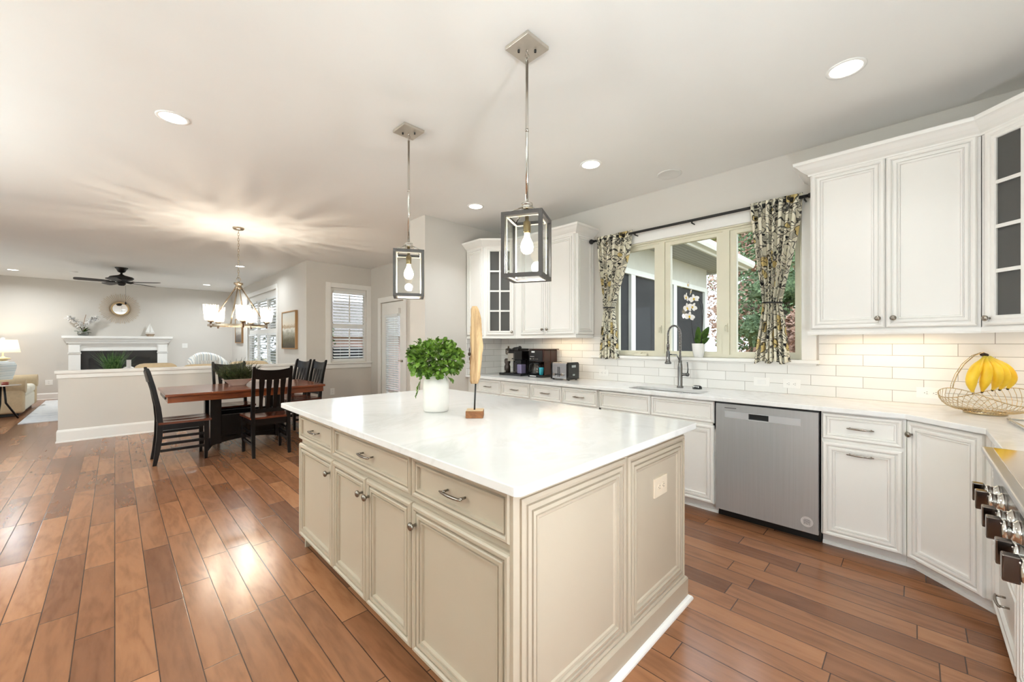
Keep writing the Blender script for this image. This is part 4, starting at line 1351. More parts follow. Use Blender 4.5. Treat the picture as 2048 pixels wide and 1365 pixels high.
# coffee maker
cx0, cx1, cy0, cy1 = 3.585, 3.83, 3.075, 3.315
t = thing('coffee_maker', 'dark coffee maker with glass carafe between espresso machine and toaster', 'coffee maker', ((cx0 + cx1) / 2, (cy0 + cy1) / 2, .914))
CM = paint('coffee_maker_brown', (52, 24, 16), 0.25, var=.1)
m = MB(); m.box(cx0 + .12, cy0, .945, cx1, cy1, 1.245); m.box(cx0, cy0, 1.105, cx0 + .12, cy1, 1.245); m.box(cx0 + .012, cy0, .945, cx0 + .12, cy0 + .012, 1.105)
obj('body', m, CM, t, bev=.006)
obj('front_panel', MB().box(cx0 - .004, cy0 + .022, 1.108, cx0 + .0, cy1 - .004, 1.238), M['black'], t)
obj('lid', MB().box(cx0 - .004, cy0 - .03, 1.246, cx1, cy1, 1.256), CM, t, bev=.002)
obj('base', MB().box(cx0 - .018, cy0 + .01, .9142, cx1, cy1 + .004, .944), M['black'], t, bev=.006)
k = MB()
for i, (dy, r_) in enumerate(((.018, .008), (.042, .006), (.070, .008), (.100, .004), (.117, .004), (.134, .005))):
    obj('button', MB().cyl((cx0 - .004, cy1 - .012 - dy, 1.135), (cx0 - .009, cy1 - .012 - dy, 1.135), r_), M['chrome'], t)
k = MB(); k.box(cx0 - .0055, cy1 - .095, 1.210, cx0 - .004, cy1 - .045, 1.228)
for dy in (.025, .042, .058, .075): k.box(cx0 - .0055, cy1 - dy - .010, 1.160, cx0 - .004, cy1 - dy, 1.166)
k.box(cx0 - .0195, cy1 - .13, .924, cx0 - .018, cy1 - .03, .934)
obj('panel_marks', k, paint('panel_mark', (226, 226, 224), 0.5), t)
m = MB().lathe([(.058, .946), (.066, .96), (.066, 1.01), (.052, 1.06), (.046, 1.07)], (cx0 + .055, cy1 - .082, 0), 22, False)
cf = obj('carafe', m, glass('carafe_glass', (.7, .66, .62), .06, .03, .10), t)
m = MB(); m.lathe([(.062, .9462), (.0675, .958), (.0675, .962), (.062, .963)], (cx0 + .055, cy1 - .082, 0), 22); m.lathe([(.046, 1.068), (.048, 1.085), (.02, 1.092)], (cx0 + .055, cy1 - .082, 0), 18)
m.tube([(cx0 + .01, cy1 - .055, 1.075), (cx0 - .02, cy1 - .03, 1.065), (cx0 - .025, cy1 - .025, .99), (cx0 + .0, cy1 - .045, .98)], .007, 8)
obj('carafe_band', m, M['black'], cf)
mg = MB(); mx_, my_ = cx0 + .016, cy0 + .056
mg.lathe([(.020, .9445), (.024, .95), (.030, 1.035), (.028, 1.035), (.022, .955)], (mx_, my_, 0), 20)
mg.tube([(mx_ - .8 * a_, my_ - .6 * a_, z_) for a_, z_ in ((.027, 1.02), (.046, 1.01), (.044, .975), (.024, .965))], .004, 8)
place_mesh('mug', mg, paint('turquoise_glaze', (48, 152, 168), 0.25), (mx_, my_, .9445), 'turquoise mug on the coffee maker base', 'mug')
# toaster
tx0, tx1, ty0, ty1 = 3.50, 3.70, 2.655, 2.905
t = thing('toaster', 'stainless four-slice toaster with black ends on the worktop', 'toaster', ((tx0 + tx1) / 2, (ty0 + ty1) / 2, .914))
def rr_box(mb, y0, y1, xs, z0, z1, r=.03):
    P = [(tx0 + (xs - 0), z0), (tx1 - xs, z0)]
    pts = [(tx0 + xs, z0)] + [(tx1 - xs, z0)] + [(tx1 - xs - r + r * math.cos(a), z1 - r + r * math.sin(a)) for a in [math.pi / 2 * i / 6 for i in range(7)]] + [(tx0 + xs + r - r * math.cos(a), z1 - r + r * math.sin(a)) for a in [math.pi / 2 * (6 - i) / 6 for i in range(7)]]
    mb.skin([[(x, y, z) for x, z in pts] for y in (y0, y1)], True, True, True, False)
m = MB(); rr_box(m, ty0 + .03, ty1 - .02, .006, .93, 1.108, .022)
obj('shell', m, M['steel_flat'], t)
for y0, y1 in ((ty0, ty0 + .03), (ty1 - .02, ty1)):
    m = MB(); rr_box(m, y0, y1, 0, .922, 1.112, .03)
    ec = obj('end_cap', m, M['black_gloss'], t, bev=.004)
    if y0 == ty0:
        k = MB(); k.box(tx0 + .06, y0 - .004, 1.055, tx0 + .13, y0, 1.080); k.box(tx0 + .078, y0 - .003, .965, tx0 + .115, y0, .982)
        obj('name_badge', k, paint('badge_grey', (176, 180, 180), 0.3, .5), ec)
for y in (ty0 + .075, ty1 - .075): obj('slot', MB().box(tx0 + .05, y - .018, 1.1075, tx1 - .05, y + .018, 1.109), M['black'], t)
for y in (ty0 + .085, ty1 - .055): obj('dial', MB().cyl((tx0 + .006, y, .975), (tx0 - .012, y, .975), .016), M['chrome'], t)
m = MB()
for y in (ty0 + .128, ty0 + .148): m.box(tx0 + .003, y - .003, .95, tx0 + .0062, y + .003, 1.06)
for y in (ty0 + .110, ty0 + .166): m.box(tx0 - .016, y - .012, .972, tx0 + .006, y + .012, .982)
obj('lever', m, M['black'], t)
m = MB()
for y in (ty0 + .02, ty1 - .02):
    for x in (tx0 + .03, tx1 - .03): obj('foot', MB().cyl((x, y, .9142), (x, y, .924), .012), M['black'], t)

# ---------------------------------------------------------------- fruit basket and bananas
bx, by = 3.565, -.285
t = thing('fruit_basket', 'gold wire fruit basket with banana hook in the counter corner', 'fruit basket', (bx, by, .914))
GW = paint('champagne_wire', (196, 176, 140), 0.2, 1.0)
obj('base_ring', MB().lathe([(.080, .9142), (.086, .9142), (.086, .928), (.080, .928)], (bx, by, 0), 30, False), GW, t)
A0_ = math.atan2(rt.y, rt.x)
def bowl_pt(a, f):
    """f 0..1 from base ring to the wavy rim, high on the left and right as seen"""
    rz_ = 1.022 + .040 * math.cos(2 * (a - A0_))
    r_ = .084 + (.186 - .084) * math.sin(f * math.pi / 2) ** .8
    z = .928 + (rz_ - .928) * (1 - math.cos(f * math.pi / 2)) ** .9
    return Vector((bx + r_ * math.cos(a), by + r_ * math.sin(a), z))
wr = MB()
for i in range(44):
    a = 2 * math.pi * i / 44
    wr.tube([bowl_pt(a + .45 * f, f) for f in (0, .2, .4, .6, .8, 1)], .0013, 5)
wr.tube([bowl_pt(2 * math.pi * i / 44, .62) for i in range(44)], .0012, 5, True)
obj('wire_bowl', wr, GW, t)
obj('rim', MB().tube([bowl_pt(2 * math.pi * i / 56, 1) for i in range(56)], .0026, 6, True), GW, t)
P0 = Vector((bx, by, 0)) - rt * .186; TOP = Vector((bx, by, 1.268)) + rt * -.008
hk = [P0 + Vector((0, 0, 1.062)), P0 + Vector((0, 0, 1.09)) + rt * .006, P0 + Vector((0, 0, 1.14)) + rt * .026, P0 + Vector((0, 0, 1.20)) + rt * .066, P0 + Vector((0, 0, 1.25)) + rt * .125, TOP, TOP + rt * .02 + Vector((0, 0, -.010)), TOP + rt * .016 + Vector((0, 0, -.026))]
obj('hook', MB().tube(hk, .0028, 7), GW, t)
obj('hook_stay', MB().tube([h + view * .012 for h in hk[:-2]], .0018, 6), GW, t)
t = thing('banana_bunch', 'bunch of ripe yellow bananas hanging from the basket hook', 'bananas', (TOP.x, TOP.y, 1.03))
k = NT('banana_skin')
xyz = k.n('ShaderNodeSeparateXYZ'); k.l(k.coord('Object'), xyz.inputs[0])
col = k.ramp(k.noise(k.coord(), 14, 3), [(.3, lin(236, 186, 26)), (.7, lin(250, 212, 62))])
green = k.n('ShaderNodeMapRange'); k.l(xyz.outputs[2], green.inputs[0]); green.inputs[1].default_value = .175; green.inputs[2].default_value = .225
col = k.mix(green.outputs[0], col, lin(168, 164, 62))
k.bsdf(col, .45)
BAN = k.m
TIPM = paint('banana_tip', (46, 32, 20), 0.8)
cr = TOP + Vector((0, 0, -.012))
obj('crown', MB().tube([cr + rt * -.012, cr, cr + rt * .02 + Vector((0, 0, -.004))], [.009, .012, .010], 8), TIPM, t)
for i, (sw, ds, dpt, L) in enumerate(((-.90, -.050, -.02, 1.0), (-.25, -.012, -.035, .98), (.12, .035, -.040, .93), (.45, .062, -.030, .92), (.8, .092, -.012, .90))):
    rings = []; bulge = (-.060, -.030, -.004, .022, .050)[i]
    pts = []
    for j in range(15):
        f = j / 14
        lat = -.006 + .010 * i * .6 + bulge * math.sin(math.pi * f * .9) * 1.0 + ds * f * .85
        dep = dpt * math.sin(math.pi * f) - .012
        pts.append(cr + rt * lat * 1.12 + view * dep + Vector((0, 0, -.012 - .205 * L * f)))
    rad = [.008, .009, .013, .019, .0235, .0250, .0255, .0255, .025, .0245, .0230, .020, .0155, .010, .006]
    bo = obj('banana', MB().tube(pts, rad, 7), BAN, t)
    for p_ in bo.data.polygons: p_.use_smooth = True
    obj('tip', MB().tube([pts[-2] * .4 + pts[-1] * .6, pts[-1], pts[-1] + (pts[-1] - pts[-2]) * .45], [.0072, .0062, .005], 7), TIPM, bo)
t = thing('glass_tray', 'clear-rimmed white serving tray lying on the corner worktop', 'tray', (3.16, -.50, .914), R(4))
m = MB(); m.poly_prism(rounded_rect(-.17, -.145, .17, .145, .02), .0005, .006)
obj('plate', m, M['white_ceramic'], t, world=False)
m = MB().tube([(p[0], p[1], .012) for p in rounded_rect(-.172, -.147, .172, .147, .02)], .006, 8, True)
obj('rim', m, M['chrome'], t, world=False)

# ---------------------------------------------------------------- orchid on the window sill
ox, oy = XW - .005, 1.418
SILL = WZ0
t = thing('orchid', 'white orchid in a white pot on the kitchen window sill', 'orchid', (ox, oy, SILL))
obj('pot', MB().lathe([(.036, SILL + .0005), (.040, SILL + .004), (.052, SILL + .06), (.058, SILL + .128), (.057, SILL + .130), (.050, SILL + .128), (.046, SILL + .10)], (ox, oy, 0), 28), M['white_ceramic'], t)
OL = leaf_mat('orchid_leaf', (24, 52, 12), (70, 104, 28), .3)
PET = paint('orchid_petal', (244, 242, 240), 0.5, var=.02)
YEL = paint('orchid_throat', (214, 178, 40), 0.5)
pz = SILL + .115
B = Vector((ox - .01, oy, pz))
# image-right on the sill is -y; toward the room is -x
RTY = Vector((-.15, -1, 0)).normalized()
def strap_leaf(d, L, w, droop, tw):
    m = MB(); rows = []
    d = Vector(d).normalized(); s_ = d.cross(Vector((-1, 0, .05))).normalized()
    for j in range(9):
        f = j / 8
        c_ = B + d * L * f + Vector((-droop * f * f, 0, -droop * .3 * f * f))
        ww = w * math.sin(math.pi * min(.97, .12 + f * .85)) ** .8
        nn = Vector((-.012, 0, 0))
        rows.append([c_ - s_ * ww, c_ - nn * (1), c_ + s_ * ww])
    m.skin(rows, False)
    o = obj('leaf', m, OL, t)
    sd = o.modifiers.new('leaf_thickness', 'SOLIDIFY'); sd.thickness = .003
strap_leaf(RTY * .05 + Vector((-.02, 0, 1)), .175, .030, .02, 0)
strap_leaf(RTY * .55 + Vector((-.03, 0, .85)), .20, .034, .02, 0)
strap_leaf(RTY * .95 + Vector((-.06, 0, .60)), .135, .022, .02, 0)
strap_leaf(RTY * -.15 + Vector((-.10, 0, .55)), .075, .018, .01, 0)
def P_(r_, z, dpt=0): return Vector((ox - .015 - dpt, oy, 0)) + RTY * r_ + Vector((0, 0, z))
st = [P_(.03, pz), P_(.045, 1.50), P_(.050, 1.62), P_(.044, 1.685), P_(.020, 1.725), P_(-.012, 1.735), P_(-.045, 1.722), P_(-.066, 1.68), P_(-.074, 1.60)]
obj('stem', MB().tube(st, .0032, 6), M['iron'], t)
obj('stem', MB().tube([P_(-.030, pz), P_(-.048, 1.40), P_(-.060, 1.50), P_(-.070, 1.60)], .0034, 6), M['iron'], t)
obj('stem', MB().tube([P_(.035, pz), P_(.040, 1.50), P_(.036, 1.62), P_(.015, 1.705), P_(-.012, 1.735)], .0026, 6), M['iron'], t)
def flower(c_, s_, tilt, n=(-1, .3, -.1)):
    n = Vector(n).normalized(); a1 = n.cross(Vector((0, 0, 1))).normalized(); a2 = a1.cross(n)
    m = MB()
    for k, (an, ln, wd) in enumerate(((90, 1.0, .5), (215, .95, .48), (325, .95, .48), (175, 1.05, .85), (5, 1.05, .85))):
        a = R(an + tilt); d_ = a1 * math.cos(a) + a2 * math.sin(a); q = a2 * math.cos(a) - a1 * math.sin(a)
        rows = []
        for j in range(6):
            f = j / 5; w = wd * s_ * (math.sin(math.pi * (.08 + .86 * f)) ** .8)
            cc_ = c_ + d_ * s_ * ln * f + n * (s_ * .18 * math.sin(f * 2.5) + (.002 if k > 2 else 0))
            rows.append([cc_ - q * w * .55, cc_ + n * s_ * .06, cc_ + q * w * .55])
        m.skin(rows, False)
    f_ = obj('flower', m, PET, t)
    k = MB(); k.ball(c_ + n * s_ * .14, s_ * .20, 10, 6); k.ball(c_ + n * s_ * .18 - a2 * s_ * .16, s_ * .14, 8, 5)
    obj('throat', k, YEL, f_)
for (rr_, z, s_, tl_, n) in ((-.078, 1.872, .036, 10, (-.6, .8, .1)), (-.055, 1.80, .030, 40, (-.5, .8, .3)), (-.098, 1.755, .042, 20, (-.7, .7, -.1)), (-.030, 1.735, .040, -10, (-1, -.2, 0)), (-.088, 1.655, .044, 0, (-.9, .4, -.2)), (-.045, 1.66, .038, 30, (-1, -.3, 0)), (-.070, 1.575, .044, 15, (-1, .1, -.3))):
    flower(P_(rr_, z, .02), s_ * 1.12, tl_, n)

# ---------------------------------------------------------------- crockery in the glazed corner cabinet
def in_cab(r, n, A, u, dpt, z): return Vector((A[0], A[1], 0)) + r * u - n * dpt + Vector((0, 0, z))
rL = Vector((sq, -sq, 0)); nL = Vector((-sq, -sq, 0)); AL = (3.252, 3.768)
DB = paint('blue_white_china', (96, 112, 142), 0.25, var=.35, scale=40)
DK = paint('dark_glass_jar', (44, 46, 54), 0.15)
WC = M['white_ceramic']
zsh = [UZ0 + .039] + [UDZ + .055 + (UDH - .11) * k / 4 + .0095 for k in (1, 2, 3)]
items = [('jug', .098, .12, 0, DB, 'blue and white china jug on the bottom shelf of the glazed cabinet', 'jug'), ('teapot', .222, .13, 0, WC, 'white teapot on the bottom shelf of the glazed cabinet', 'teapot'), ('jar', .315, .17, 0, DK, 'dark glass jar on the bottom shelf of the glazed cabinet', 'jar'),
         ('ginger_jar', .255, .13, 1, DB, 'blue china ginger jar on the second shelf of the glazed cabinet', 'jar'), ('mug', .16, .12, 2, DK, 'dark mug at the left of the third shelf in the glazed cabinet', 'mug'), ('mug', .25, .12, 2, DB, 'blue mug at the right of the third shelf in the glazed cabinet', 'mug')]
for nm, u, dp, sh, mt, lab, cat in items:
    p = in_cab(rL, nL, AL, u, dp, zsh[sh] + .0005)
    m = MB()
    if nm == 'mug':
        m.lathe([(.030, 0), (.036, .003), (.038, .09), (.035, .09), (.033, .01)], p, 20); m.tube([p + rL * .036 + Vector((0, 0, .075)), p + rL * .062 + Vector((0, 0, .065)), p + rL * .060 + Vector((0, 0, .03)), p + rL * .035 + Vector((0, 0, .02))], .005, 8)
    elif nm == 'jug':
        m.lathe([(.030, 0), (.034, .004), (.052, .05), (.048, .085), (.034, .11), (.038, .13), (.034, .13), (.03, .112)], p, 22); m.tube([p - rL * .036 + Vector((0, 0, .12)), p - rL * .072 + Vector((0, 0, .10)), p - rL * .070 + Vector((0, 0, .05)), p - rL * .05 + Vector((0, 0, .035))], .006, 8)
    elif nm == 'teapot':
        m.lathe([(.03, 0), (.034, .004), (.05, .04), (.046, .07), (.028, .09), (.026, .095), (.008, .10), (.009, .112), (.003, .116)], p, 22); m.tube([p - rL * .045 + Vector((0, 0, .04)), p - rL * .058 + Vector((0, 0, .07)), p - rL * .062 + Vector((0, 0, .09))], [.011, .008, .006], 8)
    else:
        m.lathe([(.026, 0), (.032, .004), (.044, .06), (.036, .10), (.020, .115), (.022, .13), (.018, .14), (.004, .15)], p, 20)
    place_mesh(nm, m, mt, tuple(p), lab, cat, group='crockery in the glazed cabinet')

# unseen uplighters, added to light the ceiling as a bounced flash would
def fill_uplighter(label, x, y, power):
    t = thing('fill_lamp', label, 'floor lamp', (x, y, 0), group='unseen uplighters added as ceiling fill')
    obj('base', MB().lathe([(.14, .0005), (.14, .02), (.02, .035)], (x, y, 0), 24), M['nickel'], t)
    obj('pole', MB().cyl((x, y, .03), (x, y, 1.72), .014, n=12), M['nickel'], t)
    obj('lamp_shade', MB().lathe([(.02, 1.70), (.08, 1.72), (.17, 1.80), (.19, 1.84), (.18, 1.84), (.16, 1.805), (.075, 1.73), (.02, 1.715)], (x, y, 0), 30), M['trim'], t)
    obj('bulb', MB().ball((x, y, 1.765), .03), M['bulb'], t)
    lamp('fill_lamp_bulb', 'POINT', (x, y, 1.772), power, (.82, .96, 1.0), .06, parent=t)
fill_uplighter('unseen nickel uplighter added behind the camera as ceiling fill light', -.55, -.62, 215)
fill_uplighter('unseen nickel uplighter added by the left wall as ceiling fill light', -2.95, 3.9, 480)

gxx, gyy = .88, -.20  # unseen globe lamp, added to brighten base cabinets and island end
t = thing('fill_globe', 'unseen glowing white globe on a stand, added as fill light', 'lamp', (gxx, gyy, 0))
obj('base', MB().lathe([(.11, .0005), (.11, .018), (.02, .03), (.012, .05), (.012, .80), (.03, .82), (.03, .835)], (gxx, gyy, 0), 20), M['nickel'], t)
obj('fill_emitter', MB().ball((gxx, gyy, .91), .08, 24, 14), emit('fill_globe_glow', (236, 246, 255), 172.0), t)

# ---------------------------------------------------------------- breakfast table and chairs
TX0, TX1, TY0, TY1, TZ = .386, 2.045, 5.68, 6.755, .765
tcx, tcy = (TX0 + TX1) / 2, (TY0 + TY1) / 2
t = thing('dining_table', 'cherry-topped trestle dining table with black pedestal base', 'table', (tcx, tcy, 0))
obj('tabletop', MB().box(TX0, TY0, TZ - .028, TX1, TY1, TZ), M['cherry'], t, bev=.006)
m = MB(); a = .035
for x0_, y0_, x1_, y1_ in ((TX0 + a, TY0 + .02, TX1 - a, TY0 + .045), (TX0 + a, TY1 - .045, TX1 - a, TY1 - .02), (TX0 + .02, TY0 + .02, TX0 + .045, TY1 - .02), (TX1 - .045, TY0 + .02, TX1 - .02, TY1 - .02)):
    m.box(x0_, y0_, TZ - .095, x1_, y1_, TZ - .028)
obj('apron', m, M['cherry'], t, bev=.003)
obj('extension_slide', MB().box(TX0 + .012, TY0 + .25, TZ - .075, TX0 + .045, TY1 - .25, TZ - .029), M['chairblack'], t)
for x in (tcx - .345, tcx + .345):
    for y in (tcy - .20, tcy + .20):
        obj('post', MB().box(x - .055, y - .055, .10, x + .055, y + .055, TZ - .06), M['chairblack'], t, bev=.004)
m = MB(); m.box(tcx - .345, tcy - .225, .18, tcx + .345, tcy - .195, .44); m.box(tcx - .345, tcy + .195, .18, tcx + .345, tcy + .225, .44)
m.box(tcx - .36, tcy - .2, .18, tcx - .33, tcy + .2, .44); m.box(tcx + .33, tcy - .2, .18, tcx + .36, tcy + .2, .44)
obj('pedestal_panel', m, M['chairblack'], t)
def arch(x0_, x1_, y0_, y1_):
    m = MB(); N = 14; top = []; bot = []
    for i in range(N + 1):
        f = i / N; z = .05 + .085 * math.sin(math.pi * f) ** .6 if 0 < i < N else .0
        top.append(f); bot.append(z)
    for i in range(N):
        m.hexa([(x0_ + (x1_ - x0_) * top[i], y0_, bot[i]), (x0_ + (x1_ - x0_) * top[i + 1], y0_, bot[i + 1]), (x0_ + (x1_ - x0_) * top[i + 1], y1_, bot[i + 1]), (x0_ + (x1_ - x0_) * top[i], y1_, bot[i])],
               [(x0_ + (x1_ - x0_) * top[i], y0_, .18), (x0_ + (x1_ - x0_) * top[i + 1], y0_, .18), (x0_ + (x1_ - x0_) * top[i + 1], y1_, .18), (x0_ + (x1_ - x0_) * top[i], y1_, .18)])
    return m
obj('foot_rail', arch(tcx - .44, tcx + .44, tcy - .235, tcy - .19), M['chairblack'], t)
obj('foot_rail', arch(tcx - .44, tcx + .44, tcy + .19, tcy + .235), M['chairblack'], t)
obj('apron_batten', MB().box(tcx - .46, tcy - .24, TZ - .062, tcx + .46, tcy + .24, TZ - .0285), M['chairblack'], t)

SEATM = wood('chair_seat_wood', (74, 34, 22), (112, 58, 36), (1, .2, 1), 0.18, 14)
def chair_parts():
    t = thing('dining_chair', '', 'chair', (0, 0, 0), 0, 'black slat-back dining chairs')
    for sx in (-1, 1):
        m = MB(); rg = []
        for (y, z, w, d) in ((-.245, 0, .032, .036), (-.225, .12, .036, .042), (-.205, .30, .040, .050), (-.200, .46, .040, .052), (-.215, .62, .038, .046), (-.255, .85, .036, .040), (-.295, 1.02, .034, .036), (-.305, 1.055, .026, .026)):
            x = sx * (.185 + .012 * (z > .5) * (z - .5))
            rg.append([(x - w / 2, y - d / 2, z), (x + w / 2, y - d / 2, z), (x + w / 2, y + d / 2, z), (x - w / 2, y + d / 2, z)])
        m.skin(rg, True, True, True, False)
        obj('rear_leg', m, M['chairblack'], t, world=False, bev=.005)
        m = MB(); rg = []
        for (y, z, w) in ((.195, 0, .030), (.197, .06, .032), (.200, .30, .042), (.200, .435, .044)):
            x = sx * .200
            rg.append([(x - w / 2, y - w / 2, z), (x + w / 2, y - w / 2, z), (x + w / 2, y + w / 2, z), (x - w / 2, y + w / 2, z)])
        m.skin(rg, True, True, True, False)
        obj('front_leg', m, M['chairblack'], t, world=False, bev=.004)
        for z in (.14, .21, .28):
            m = MB().hexa([(sx * .192 - .009, -.20, z), (sx * .192 + .009, -.20, z), (sx * .198 + .009, .19, z), (sx * .198 - .009, .19, z)],
                          [(sx * .192 - .009, -.20, z + .028), (sx * .192 + .009, -.20, z + .028), (sx * .198 + .009, .19, z + .028), (sx * .198 - .009, .19, z + .028)])
            obj('stretcher', m, M['chairblack'], t, world=False)
        m = MB().box(sx * .19 - .012, -.19, .375, sx * .19 + .012, .19, .437)
        obj('seat_rail', m, M['chairblack'], t, world=False)
    obj('seat_apron', MB().box(-.185, .185, .375, .185, .208, .437), M['chairblack'], t, world=False)
    obj('seat_apron', MB().box(-.175, -.205, .36, .175, -.185, .437), M['chairblack'], t, world=False)
    # dished seat
    NX, NYY = 12, 10; top = []; 
    m = MB(); rows = []
    for j in range(NYY + 1):
        f = j / NYY; y = -.215 + .46 * f; hw_ = .205 + .025 * f; row = []
        for i in range(NX + 1):
            u = i / NX * 2 - 1
            dish = .012 * math.exp(-((abs(u) - .42) * 3.2) ** 2) * (1 - abs(f - .5) ** 2 * 3.5)
            row.append((u * hw_, y + .012 * (1 - u * u) * (1 if j == NYY else 0), .462 - dish))
        rows.append(row)
    m.skin(rows, False, smooth=True)
    b = [[(p[0], p[1], .4375) for p in r] for r in rows]
    m.skin(b, False)
    edge = [r[0] for r in rows] + rows[-1][1:] + [r[-1] for r in rows[::-1]][1:] + rows[0][::-1][1:-1]
    m.skin([[(p[0], p[1], .4375) for p in edge], edge], True, False, False, False)
    obj('seat', m, SEATM, t, world=False)
    def ry(z): return -.200 - .105 * max(0, (z - .5) / .55) ** 1.1
    m = MB(); N = 12; rg = []
    for i in range(N + 1):
        u = i / N * 2 - 1; x = u * .188; bow = -.020 * (1 - u * u)
        zt = 1.035 - .026 * (1 - u * u); zb = .915 - .018 * (1 - u * u)
        rg.append([(x, ry(zb) + bow - .010, zb), (x, ry(zb) + bow + .010, zb), (x, ry(zt) + bow + .010, zt), (x, ry(zt) + bow - .010, zt)])
    m.skin(rg, True, True, True, False)
    obj('crest_rail', m, M['chairblack'], t, world=False, bev=.003)
    obj('lower_rail', MB().box(-.18, ry(.53) - .011, .51, .18, ry(.53) + .011, .56), M['chairblack'], t, world=False)
    for x in (-.108, -.036, .036, .108):
        m = MB(); rg = []
        for z in (.55, .66, .78, .86, .93):
            w = .018 + .010 * (z > .7) * min(1, (z - .7) / .15); bow = -.016 * (1 - (x / .188) ** 2) * (z - .5) / .42
            y = ry(z) + bow
            xx = x * (1 + .06 * (z - .55))
            rg.append([(xx - w, y - .006, z), (xx + w, y - .006, z), (xx + w, y + .006, z), (xx - w, y + .006, z)])
        m.skin(rg, True, True, True, False)
        obj('slat', m, M['chairblack'], t, world=False)
    return t
ch = chair_parts()
ch.location = (1.315, 5.585, 0); ch.rotation_euler = (0, 0, 0)
ch['label'] = 'black dining chair with its back to the camera, pulled up to the table front'
copy_thing(ch, (.548, 5.945, 0), R(-90), 'black dining chair at the left end of the table')
copy_thing(ch, (1.20, 6.86, 0), R(180), 'black dining chair behind the table, facing the camera beside the plant bowl')
copy_thing(ch, (2.10, 6.86, 0), R(98), 'black dining chair at the right end of the table, rightmost of all')
copy_thing(ch, (2.02, 7.34, 0), R(104), 'black dining chair behind the right end of the table, second from the right')

bwx, bwy = 1.16, 6.34
t = thing('planter_bowl', 'flared white bowl of wispy green plants on the dining table', 'plant bowl', (bwx, bwy, TZ))
PB = paint('bowl_glaze', (232, 214, 202), 0.35)
m = MB(); rg = []
for hw_, z in ((.075, TZ + .0005), (.08, TZ + .006), (.165, TZ + .085), (.172, TZ + .088), (.16, TZ + .082), (.12, TZ + .05)):
    rg.append([(bwx + p[0], bwy + p[1], z) for p in rounded_rect(-hw_, -hw_ * .62, hw_, hw_ * .62, hw_ * .3)])
m.skin(rg)
m.T = None
obj('bowl', m, PB, t)
rnd = random.Random(11)
m = MB(); g = MB()
for i in range(330):
    a = rnd.uniform(0, 2 * math.pi); r_ = rnd.uniform(0, 1) ** .5
    p = Vector((bwx + .14 * r_ * math.cos(a), bwy + .085 * r_ * math.sin(a), TZ + .075))
    d_ = Vector((math.cos(a) * r_ * .8 + rnd.uniform(-.3, .3), math.sin(a) * r_ * .8 + rnd.uniform(-.3, .3), 1.0)).normalized()
    L = rnd.uniform(.11, .25) * (1.25 - .35 * r_)
    b_ = p + d_ * L * .55 + Vector((0, 0, .005)); c_ = b_ + (d_ + Vector((rnd.uniform(-.4, .4), rnd.uniform(-.4, .4), -.1))) * L * .5
    if i % 4 == 0:
        m.tube([p, b_, c_ + Vector((0, 0, .03))], [.0022, .0018, .001], 4)
    else:
        m.tube([p, b_, c_], [.0035, .0032, .001], 4)
        for k_ in range(3):
            leaf(g, p.lerp(b_, rnd.uniform(.3, 1)), d_ + Vector((rnd.uniform(-1, 1), rnd.uniform(-1, 1), rnd.uniform(-.2, .6))), rnd.uniform(.025, .05), rnd.uniform(-1, 1), .2, .35)
obj('stems', m, paint('wispy_stem', (72, 78, 46), 0.7), t)
obj('foliage', g, leaf_mat('bowl_leaf', (26, 38, 18), (78, 98, 46)), t)

# ---------------------------------------------------------------- chandelier
hx, hy = 1.16, 6.30
t = thing('chandelier', 'five-light chandelier with glass shades on a metal ring above the dining table', 'chandelier', (hx, hy, 1.54))
CN = paint('chandelier_nickel', (176, 162, 142), 0.3, 1.0, var=.05)
obj('canopy', MB().lathe([(.002, CEIL - .034), (.02, CEIL - .032), (.055, CEIL - .026), (.065, CEIL - .012), (.065, CEIL)], (hx, hy, 0), 24), CN, t)
m = MB(); n_l = 18; zt, zb2 = CEIL - .034, 2.185
for i in range(n_l):
    z = zt - (zt - zb2) * (i + .5) / n_l; hl = (zt - zb2) / n_l * .64
    m.tube([(hx + .010 * math.cos(q) * (1 if i % 2 else 0.05), hy + .010 * math.cos(q) * (.05 if i % 2 else 1), z + hl * math.sin(q)) for q in [2 * math.pi * j / 12 for j in range(12)]], .0026, 5, True)
obj('chain', m, CN, t)
obj('loop', MB().tube([(hx + .028 * math.cos(q) * .7, hy - .028 * math.cos(q) * .7, 2.165 + .03 * math.sin(q)) for q in [2 * math.pi * j / 20 for j in range(20)]], .004, 6, True), CN, t)
obj('hub', MB().lathe([(.012, 2.135), (.02, 2.128), (.052, 2.122), (.052, 2.098), (.034, 2.094), (.034, 2.07), (.044, 2.066), (.044, 2.045), (.01, 2.035)], (hx, hy, 0), 20), CN, t)
RR = .32; RZ = 1.555
m = MB(); rg = []
for i in range(48):
    a = 2 * math.pi * i / 48
    rg.append([(hx + r_ * math.cos(a), hy + r_ * math.sin(a), z) for r_, z in ((RR - .008, RZ - .012), (RR + .008, RZ - .012), (RR + .008, RZ + .012), (RR - .008, RZ + .012))])
m.skin(rg, True, False, False, False, True)
obj('ring', m, CN, t)
for i in range(4):
    a = R(45 + 90 * i + 20)
    obj('rod', MB().cyl((hx + .03 * math.cos(a), hy + .03 * math.sin(a), 2.06), (hx + RR * math.cos(a), hy + RR * math.sin(a), RZ + .01), .0085, n=10), CN, t)
